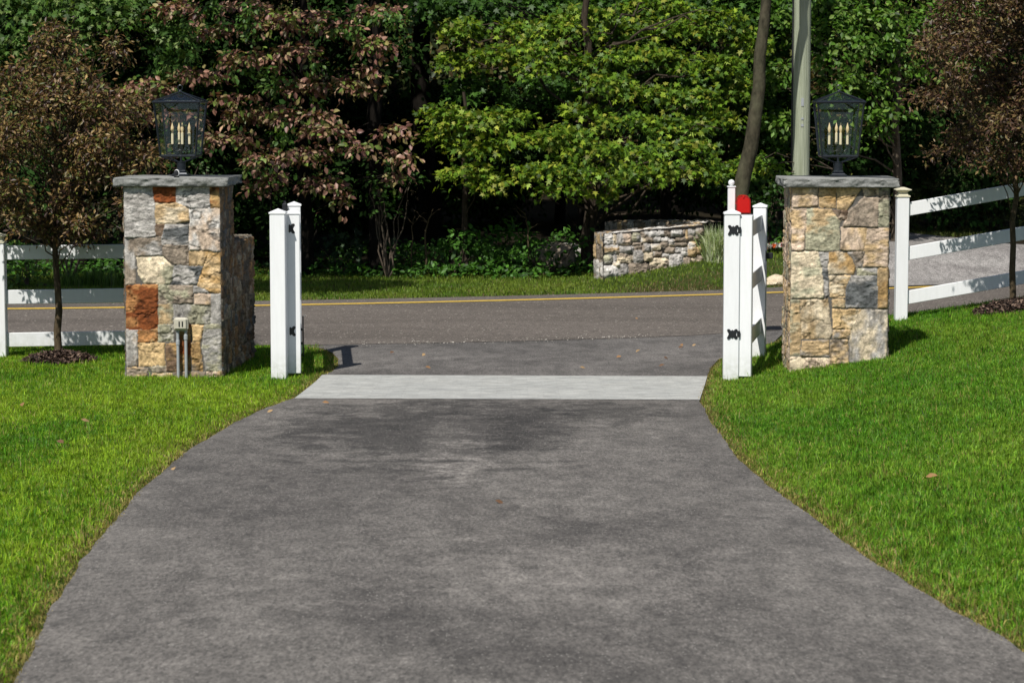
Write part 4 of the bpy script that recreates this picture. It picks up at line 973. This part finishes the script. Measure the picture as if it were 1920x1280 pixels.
# ---------------------------------------------------------------- understory shrubs and plants
def shrub(name, label, cat, cl, T, cols, size, per, lpt, spread, seed, group=None, mat='leaf', stems=6, **kw):
    rng = np.random.default_rng(seed); c = cl[0]; bx = float(np.mean([k[0] for k in cl])); by = float(np.mean([k[1] for k in cl])); bz = gz(bx, by)
    t = thing(name, (bx, by, bz), label, cat, group); m = MB()
    for k in cl[:stems]:
        for _ in range(2): limb(m, (0, 0, -.05), (k[0]-bx+rng.normal()*.08, k[1]-by, k[2]-bz+k[5]*.5), .014, .004, rng, 5, .08)
    m.build('stems', M['bark'], t, True)
    P, Nn, D = sprays(cl, per, lpt, spread, kw.get('droop', .1), rng, kw.get('shell', .3), .4, kw.get('updown', .6))
    k = P[:, 2] > ground_z(P[:, 0], P[:, 1])-.02; P, Nn, D = P[k], Nn[k], D[k]
    leaf_mesh('foliage', T, P, Nn, D, size*(1+rng.uniform(-.3, .3, len(P))), tints(len(P), cols, rng), M[mat], t, (bx, by, bz)); return t
UND = [(.045,.13,.014),(.07,.18,.02),(.03,.08,.012)]
gshr = 'shrubs at the edge of the wood'
shrub('shrub', 'green ground shrub under the maple, left of its trunk', 'shrub', [K(800,480,37.2,55,22),K(850,470,37.2,50,25),K(870,450,37.4,55,22),K(840,505,36.8,40,12),K(900,480,37.2,50,25)], T_OVAL, UND, .095, 190, 8, .14, 301, gshr)
shrub('shrub', 'green shrub between the maple trunk and the big boulder', 'shrub', [K(960,450,37.4,60,30),K(1000,470,37.2,50,25),K(950,490,37,60,16),K(1060,455,38,40,20),K(1110,460,37.2,25,20)], T_OVAL, UND, .095, 190, 8, .14, 302, gshr)
shrub('shrub', 'bright green hanging shrub right of the left gate post', 'shrub', [K(710,355,36.6,30,16),K(720,385,36.5,35,22),K(695,340,36.6,26,14),K(735,400,36.6,18,12),K(770,340,36.8,30,20)], T_OVAL, [(.05,.12,.02),(.07,.15,.03)], .085, 190, 8, .14, 303, gshr)
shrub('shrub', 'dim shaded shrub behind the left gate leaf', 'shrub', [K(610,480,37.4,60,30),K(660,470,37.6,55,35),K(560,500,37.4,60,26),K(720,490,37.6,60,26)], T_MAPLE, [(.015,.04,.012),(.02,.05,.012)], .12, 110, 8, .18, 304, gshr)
shrub('shrub', 'leafy sunlit shrub seen between the rails of the left fence', 'shrub', [K(30,500,34.4+.6,40,20),K(60,520,34.8,40,22),K(20,535,34.6,40,18),K(50,480,35.2,30,16),K(95,540,34.8,20,12)], T_OVAL, [(.075,.15,.02),(.10,.18,.03)], .075, 260, 8, .12, 305, gshr)
shrub('shrub', 'brownish bush above the top rail of the left fence', 'shrub', [K(40,440,35.8,50,26),K(100,430,36,50,26),K(180,440,36.4,60,26),K(190,400,36.6,50,30)], T_OVAL, [(.05,.06,.02),(.035,.06,.015),(.07,.05,.03)], .085, 150, 8, .14, 306, gshr)
shrub('shrub', 'round leaved dark shrub beneath the right lantern behind the gate rails', 'shrub', [K(1430,410,36.6+.8,35,30),K(1455,380,37.5,30,30),K(1450,430,37.4,30,22),K(1405,440,37.4,20,16),K(1470,350,37.6,30,26)], T_OVAL, [(.025,.07,.013),(.04,.095,.018)], .075, 230, 8, .12, 307, gshr)
shrub('shrub', 'pale green low bush in the gap behind the left lantern', 'shrub', [K(375,318,30.6+5,14,10),K(395,330,35.8,14,10)], T_OVAL, [(.08,.14,.05)], .06, 300, 8, .1, 308, gshr)
CON = [(.06,.085,.02),(.085,.10,.028),(.04,.065,.018)]
for i, (pts, lab) in enumerate([([(1730,380,60,34),(1700,405,40,26),(1780,415,60,22),(1760,345,50,26)], 'feathery conifer bush just right of the fence post, behind the upper rails'),
                                ([(1840,405,60,30),(1880,430,50,16),(1900,380,50,34),(1820,360,50,26)], 'feathery conifer bush further right, behind the young tree trunk'),
                                ([(1970,410,60,40),(1960,350,60,50)], 'feathery conifer bush cut by the right picture edge')]):
    shrub('conifer_shrub', lab, 'shrub', [K(a, b, 41.8, c, d) for a, b, c, d in pts], T_NEEDLE, CON, .2, 120, 8, .2, 320+i, 'conifer shrubs behind the side driveway', droop=.25)
shrub('conifer_shrub', 'tall dark conifer behind the right fence and lantern', 'shrub', [K(1760+40*math.sin(q*2.1), 330-q*26, 43, 70-3*q, 24) for q in range(12)], T_NEEDLE, [(.03,.06,.016),(.04,.075,.02)], .24, 80, 8, .24, 330, 'conifer shrubs behind the side driveway', droop=.3, stems=2)
# flat blade plants
def blades(name, label, cat, P, h, wd, cols, seed, mat='grass', lean=.45, group=None, kind=None, jit=.2, parent=None, origin=(0, 0, 0), hmap=None, cmap=None):
    rng = np.random.default_rng(seed); n = len(P); a = rng.random(n)*2*np.pi; l = rng.random(n)*lean
    co = rng.random(n) < .65; a = np.where(co, fbm(P[:, 0]*7, P[:, 1]*7, 0, seed+70, 2)*6*np.pi+rng.normal(size=n)*.35, a)
    hh = h*rng.uniform(.55, 1.2, n)*(1 if hmap is None else hmap); L = np.stack([np.cos(a)*l, np.sin(a)*l, np.zeros(n)], -1)
    b = rng.random(n)*np.pi*2; S = np.stack([np.cos(b), np.sin(b), np.zeros(n)], -1)*(wd*rng.uniform(.7, 1.2, n))[:, None]*.5
    up = np.array([0, 0, 1.0]); H = hh[:, None]
    v = np.stack([P-S, P+S, P+L*H*.35+up*H*.6-S*.8, P+L*H*.35+up*H*.6+S*.8, P+L*H*1.0+up*H*(1-.4*l[:, None])], 1).reshape(-1, 3)-np.array(origin)
    i = np.arange(n)*5; loops = np.stack([i, i+1, i+3, i+2, i+2, i+3, i+4], -1).ravel(); tot = np.tile([4, 3], n)
    col = tints(n, cols, rng, jit) if cmap is None else np.clip(cmap*(1+rng.normal(size=(n, 1))*jit), .003, 1)
    o = link(name, npmesh(name, v, loops, tot, np.repeat(col, 5, 0)), M[mat], parent)
    return tag(o, label, cat, group, kind) if parent is None else o
def clump_pts(x, y, r, n, rng):
    a = rng.random(n)*2*np.pi; q = np.sqrt(rng.random(n))*r; X_ = x+np.cos(a)*q; Y_ = y+np.sin(a)*q
    return np.stack([X_, Y_, ground_z(X_, Y_)-.01], -1)
q = at(1341, 480, 35.6)
blades('ornamental_grass', 'pale variegated ornamental grass clump at the right end of the stone wall', 'plant', clump_pts(q.x, 35.6, .17, 700, rng), .5, .012, [(.42,.5,.3),(.3,.4,.16),(.55,.58,.4)], 1, lean=.8)
for i, (px, Y, lab) in enumerate([(140,34.9,'tuft of long grass behind the left fence, nearest the young trunk'),(180,35.1,'tuft of long grass behind the left fence, in the middle'),(215,34.8,'tuft of long grass behind the left fence, beside the left pillar')]):
    q = at(px, 550, Y); blades('tall_grass_tuft', lab, 'grass', clump_pts(q.x, Y, .2, 200, rng), .27, .012, [(.10,.19,.03),(.14,.22,.05),(.06,.12,.02)], 10+i, lean=.6, group='long grass tufts behind the left fence')
# dead branches
for i, (a, b, r, lab) in enumerate([((138,518),(150,490),.02,'bare forked dead branch behind the top rail of the left fence'),((797,440),(812,392),.016,'thin bare dead branch standing under the trees, left of the maple shrub'),((772,430),(778,405),.01,'short bare twig left of the thin dead branch'),((990,440),(985,400),.014,'bare twiggy branch right of the maple shrub')]):
    Y = 35.6 if i == 0 else 37; p = at(*a, Y); e = at(*b, Y); t = thing('dead_branch', (p.x, Y, gz(p.x, Y)), lab, 'branch', 'bare dead branches'); m_ = MB()
    o_ = Vector((p.x, Y, gz(p.x, Y))); L = limb(m_, (0,0,0), p-o_, r, r*.9, rng, 4, .03); L = limb(m_, p-o_, e-o_, r*.9, r*.3, rng, 6, .06)
    for s in (-1, 1, -1): k_ = L[rng.integers(1, 5)]; limb(m_, k_, k_+Vector((s*rng.uniform(.1,.25), 0, rng.uniform(.02,.2))), r*.5, r*.15, rng, 4, .1)
    m_.build('wood', M['bark_young'], t, True)
# flowers
for i in range(16):
    px = 1436+i*2.5+rng.uniform(-2, 2); Y = 36.4+rng.uniform(-.2, .2); q = at(px, 464+rng.uniform(-5, 5), Y); g = gz(q.x, Y)
    cn, c3 = [('white', (.8,.78,.72)), ('orange red', (.75,.16,.04)), ('pink', (.7,.3,.3))][i % 3]
    t = thing('flower', (q.x, Y, g), cn+' blossom in the small flower bed left of the right pillar', 'flower', cn+' blossoms in the flower bed')
    h = max(.1, q.z-g); MB().tube([(0,0,0),(0,0,h)], .006, 5).build('stem', M['grass'], t)
    npet = 14; P = np.tile(np.array([[0, 0, h]]), (npet, 1)); d = unit(rng.normal(size=(npet, 3))+np.array([0, 0, .3]))
    leaf_mesh('petals', T_OVAL, P, unit(np.cross(d, rng.normal(size=(npet, 3)))), d, np.full(npet, .055), np.tile(np.array([c3]), (npet, 1)), M['petal'], t)

# ---------------------------------------------------------------- mulch
def mulch(px, Y, rx, label, seed):
    rng = np.random.default_rng(seed); q = at(px, 600, Y); t = thing('mulch_mound', (q.x, Y, gz(q.x, Y)), label, 'mulch', 'mulch mounds round the young trees')
    n = 4200; a = rng.random(n)*2*np.pi; r = np.sqrt(rng.random(n)); x = q.x+np.cos(a)*r*rx; y = Y+np.sin(a)*r*rx*.9
    hgt = lambda r: .075*np.clip(1-r**2, 0, 1)
    P = np.stack([x, y, ground_z(x, y)+hgt(r)+rng.random(n)*.012], -1)
    base_n = 24; V = [(0, 0, .075)]; 
    for k in range(1, 7):
        for j in range(base_n):
            b = 2*math.pi*j/base_n; rr = k/6; X_ = math.cos(b)*rr*rx; Y_ = math.sin(b)*rr*rx*.9; V.append((X_, Y_, gz(q.x+X_, Y+Y_)-gz(q.x, Y)+float(hgt(rr))-.01*(k == 6)-.004))
    f = [(0, 1+j, 1+(j+1) % base_n) for j in range(base_n)]
    for k in range(5):
        for j in range(base_n): j2 = (j+1) % base_n; f.append((1+k*base_n+j, 1+(k+1)*base_n+j, 1+(k+1)*base_n+j2, 1+k*base_n+j2))
    me = npmesh('soil', V, [i for x_ in f for i in x_], [len(x_) for x_ in f], np.tile(np.array([[.03, .02, .015]]), (len(V), 1)), True); link('soil', me, M['chips'], t)
    o = leaf_mesh('bark_chips', T_SLIM, P, unit(rng.normal(size=(n, 3))*.5+np.array([0, 0, 1])), rng.normal(size=(n, 3)), rng.uniform(.02, .06, n), tints(n, [(.045,.027,.02),(.09,.055,.04),(.16,.11,.08),(.03,.02,.016)], rng), M['chips'], t, (q.x, Y, gz(q.x, Y)))
    o['kind'] = 'stuff'
mulch(110, 24.0, .36, 'dark bark mulch mound at the foot of the left young tree', 1)
mulch(1897, 24.9, .40, 'dark bark mulch mound at the foot of the right young tree', 2)

# ---------------------------------------------------------------- grass
def in_box(x, y, cx, cy, w_, d, rz):
    dx = x-cx; dy = y-cy; u = dx*math.cos(rz)+dy*math.sin(rz); v = -dx*math.sin(rz)+dy*math.cos(rz)
    return (u > 0) & (u < w_) & (v > 0) & (v < d)
MU = [(at(110,600,24.0).x, 24.0, .33), (at(1897,600,24.9).x, 24.9, .37)]
alx = [p[0] for p in al]; aly = [p[1] for p in al]; arx = [p[0] for p in ar]+[3.6]; ary = [p[1] for p in ar]+[27.4]
def drive_l(y):
    return np.where(y < BF0.y, left_edge(y), np.where(y < BB0.y, np.interp(y, [BF0.y, BB0.y], [BF0.x, BB0.x]), np.interp(y, aly, alx)))
def drive_r(y):
    return np.where(y < BF1.y, right_edge(y), np.where(y < BB1.y, np.interp(y, [BF1.y, BB1.y], [BF1.x, BB1.x]), np.interp(y, ary, arx)))
def lawn(sgn, name, label, seed):
    rng = np.random.default_rng(seed); Pn = []
    for (y0, y1, dens) in [(7.2, 11, 14000), (11, 16, 11500), (16, 27.6, 7500)]:
        xm = 960/F*y1*1.0+.9; n = int((y1-y0)*(xm-1.2)*dens); x = sgn*rng.uniform(1.2, xm, n); y = rng.uniform(y0, y1, n)
        e = (960/F*y+.75); k = np.abs(x) < e
        wv = .03*(fbm(y*6, y*0+sgn, 0, 4)-.5)
        if sgn < 0: k &= (x < drive_l(y)+.012+wv) & (y < near_edge(x)-.03+wv) & ~((x > -2.2) & (y > 25.2) & (x > np.interp(y, aly, alx)))
        else: k &= (x > drive_r(y)-.012+wv) & (y < near_edge(x)-.03+wv)
        k &= ~in_box(x, y, pl.x, pl.y, PW, PD, TH) & ~in_box(x, y, pr_.x, pr_.y, PW, PD, TH)
        for mx_, my_, mr_ in MU: k &= ((x-mx_)**2+(y-my_)**2) > mr_**2
        x, y = x[k], y[k]; Pn.append(np.stack([x, y, ground_z(x, y)-.022], -1))
    P = np.concatenate(Pn); n = len(P); x, y = P[:, 0], P[:, 1]
    f = fbm(x*.9, y*.35, 0, 12, 4); f2 = fbm(x*5, y*5, 0, 19, 3); f3 = fbm(x*14, y*14, 0, 29, 2)
    a = np.array((.08, .235, .010)); b = np.array((.29, .43, .025)) if sgn < 0 else np.array((.25, .39, .035)); d = np.array((.34, .28, .09))
    t = sm(.34, .64, f*.45+f2*.25+rng.random(n)*.3)[:, None]*(1.0 if sgn < 0 else .8); col = a*(1-t)+b*t
    edge = (drive_l(y)-x) if sgn < 0 else (x-drive_r(y))
    dead = (rng.random(n) < (.045+.95*np.exp(-np.maximum(edge, 0)/.085)+.10*sm(.6, .8, f3)))[:, None]
    col = np.where(dead, d*(.6+.6*rng.random((n, 1))), col)
    hm = np.where(rng.random(n) < .035, 1.9, 1.0)*(.75+.7*f3)*(.6+.4*sm(0, .1, edge))
    o = blades(name, label, 'grass', P, .042, .0048, None, seed, lean=.9, kind='stuff', hmap=hm, cmap=col, jit=.38)
    return o
lawn(-1, 'lawn_grass', 'mown lawn grass left of the driveway', 1)
lawn(1, 'lawn_grass', 'mown lawn grass on the bank right of the driveway', 2)
# verge beyond the road
n = 150000; x = rng.uniform(-9.5, 11, n); y = rng.uniform(31.6, 38.2, n); k = (y > far_edge(x)+.02+.1*(fbm(x*3, x*0, 0, 2)-.5)) & (np.abs(x) < 960/F*y+1)
inl = ~((x > np.interp(y, [p.y for p in nl], [p.x for p in nl])) & (y > nl[0].y-.3) & (x > 4.2))
bushy = (fbm(x*.8, y*.8, 0, 33) > .35); k &= inl & ((y < 36.6) | bushy | (x > 1.2))
P = np.stack([x[k], y[k], ground_z(x[k], y[k])-.02], -1); f = fbm(P[:, 0]*1.2, P[:, 1]*1.2, 0, 8)[:, None]; de = np.exp(-np.maximum(P[:, 1]-far_edge(P[:, 0]), 0)/.12)[:, None]*.5
bare = sm(.35, .6, fbm(P[:, 0]*1.5, P[:, 1]*2, 0, 66))[:, None]*sm(.9, 2.2, P[:, 0])[:, None]*(1-sm(.5, 1.2, P[:, 1]-far_edge(P[:, 0])))[:, None]
col = np.array((.08, .18, .014))*(1-f)+np.array((.22, .28, .035))*f; dd = (rng.random((len(P), 1)) < .06+de+bare*.8); col = np.where(dd, np.array((.2, .15, .07)), col)
blades('verge_grass', 'rough grass of the verge on the far side of the road', 'grass', P, .06, .010, None, 5, lean=.8, kind='stuff', cmap=col)
n = 16000; x = rng.uniform(4.8, 12, n); y = rng.uniform(40.6, 43, n); xr_ = np.interp(y, [40, 44], [0, 0]); k = np.ones(n, bool)
lim = np.interp(x, [nl[-1].x, nr[-1].x, nr[-2].x, nr[-3].x], [nl[-1].y, nr[-1].y, nr[-2].y, nr[-3].y]); k = y > lim+.05
P = np.stack([x[k], y[k], ground_z(x[k], y[k])-.02], -1)
blades('verge_grass', 'strip of grass behind the side driveway at right', 'grass', P, .09, .016, [(.12,.17,.03),(.16,.17,.05)], 6, lean=.8, kind='stuff')
# woodland floor cover, low ivy-like leaves
n = 15000; x = rng.uniform(-10, 4.5, n); y = rng.uniform(36.2, 41.5, n); f = fbm(x*1.1, y*1.1, 0, 51); k = f > .42; x, y, f = x[k], y[k], f[k]; n = len(x)
P = np.stack([x, y, ground_z(x, y)+.02+rng.random(n)*.28*f], -1)
o = leaf_mesh('ground_cover', T_OVAL, P, unit(rng.normal(size=(n, 3))*.5+np.array([0, -.3, 1])), rng.normal(size=(n, 3)), rng.uniform(.06, .12, n), tints(n, UND, rng), M['leaf'])
tag(o, 'low dark leafy ground cover beneath the trees', 'ground cover', kind='stuff')
# pebbles scattered along the seam of road and apron
import bmesh
n = 230; x = rng.uniform(-1.6, 1.6, n); y = near_edge(x)+rng.normal(size=n)*.14+.06
bm = bmesh.new(); bmesh.ops.create_icosphere(bm, subdivisions=1, radius=.5); tv = np.array([v.co[:] for v in bm.verts]); tf = [tuple(v.index for v in f.verts) for f in bm.faces]; bm.free()
P = np.stack([x, y, ground_z(x, y)+.008], -1)
o = leaf_mesh('loose_gravel', (tv*np.array([1,1,.6]), tf), P, np.tile([[0, 0, 1.]], (n, 1)), rng.normal(size=(n, 3)), rng.uniform(.006, .026, n)*rng.uniform(.5, 1, n), tints(n, [(.4,.37,.33),(.5,.47,.42),(.25,.23,.2)], rng), M['stone'])
tag(o, 'loose gravel along the seam between road and driveway', 'gravel', kind='stuff')
# fallen leaves
spots = [(1193,598,'curled brown leaf on the road edge'),(1192,664,'tan leaf lying in the middle right of the apron'),(1272,655,'largest tan leaf on the apron near the right gate'),(1280,652,'pale leaf touching the largest apron leaf'),(1305,648,'dark curled leaf nearest the right gate'),(1245,674,'brown leaf below the pair of apron leaves'),(1165,671,'small brown leaf in the middle of the apron'),
         (1087,692,'pale crumb of leaf just behind the stone band'),(1235,690,'tan leaf by the back edge of the stone band at right'),(808,693,'small leaf behind the middle left of the stone band'),(797,666,'tiny leaf on the apron left of centre'),(731,665,'tiny pale leaf on the apron further left'),(604,758,'brown leaf on the driveway corner below the stone band'),(512,772,'orange leaf at the left driveway edge'),
         (120,846,'large tan leaf on the left lawn'),(42,775,'brown leaf on the left lawn near the picture edge'),(152,800,'small reddish leaf on the left lawn'),(928,944,'small orange leaf in the middle of the driveway'),(1735,912,'dry leaf on the right lawn'),(330,880,'dry leaf on the left driveway edge')]
for i, (px, py, lab) in enumerate(spots):
    p = hit(px, py); n = 1; onl = px < 200 or px > 1700
    o = leaf_mesh('fallen_leaf', T_OVAL, np.array([[0, 0, 0.]]), unit(np.array([[rng.normal()*.35, -.5, 1]])), rng.normal(size=(1, 3)), np.array([.06 if not onl else .07]), np.array([[(.36,.2,.09),(.42,.28,.14),(.2,.11,.06)][i % 3]]), M['leaf_dull'])
    o.location = (p.x, p.y, p.z+(.055 if onl else .018)); tag(o, lab, 'leaf', 'fallen leaves')
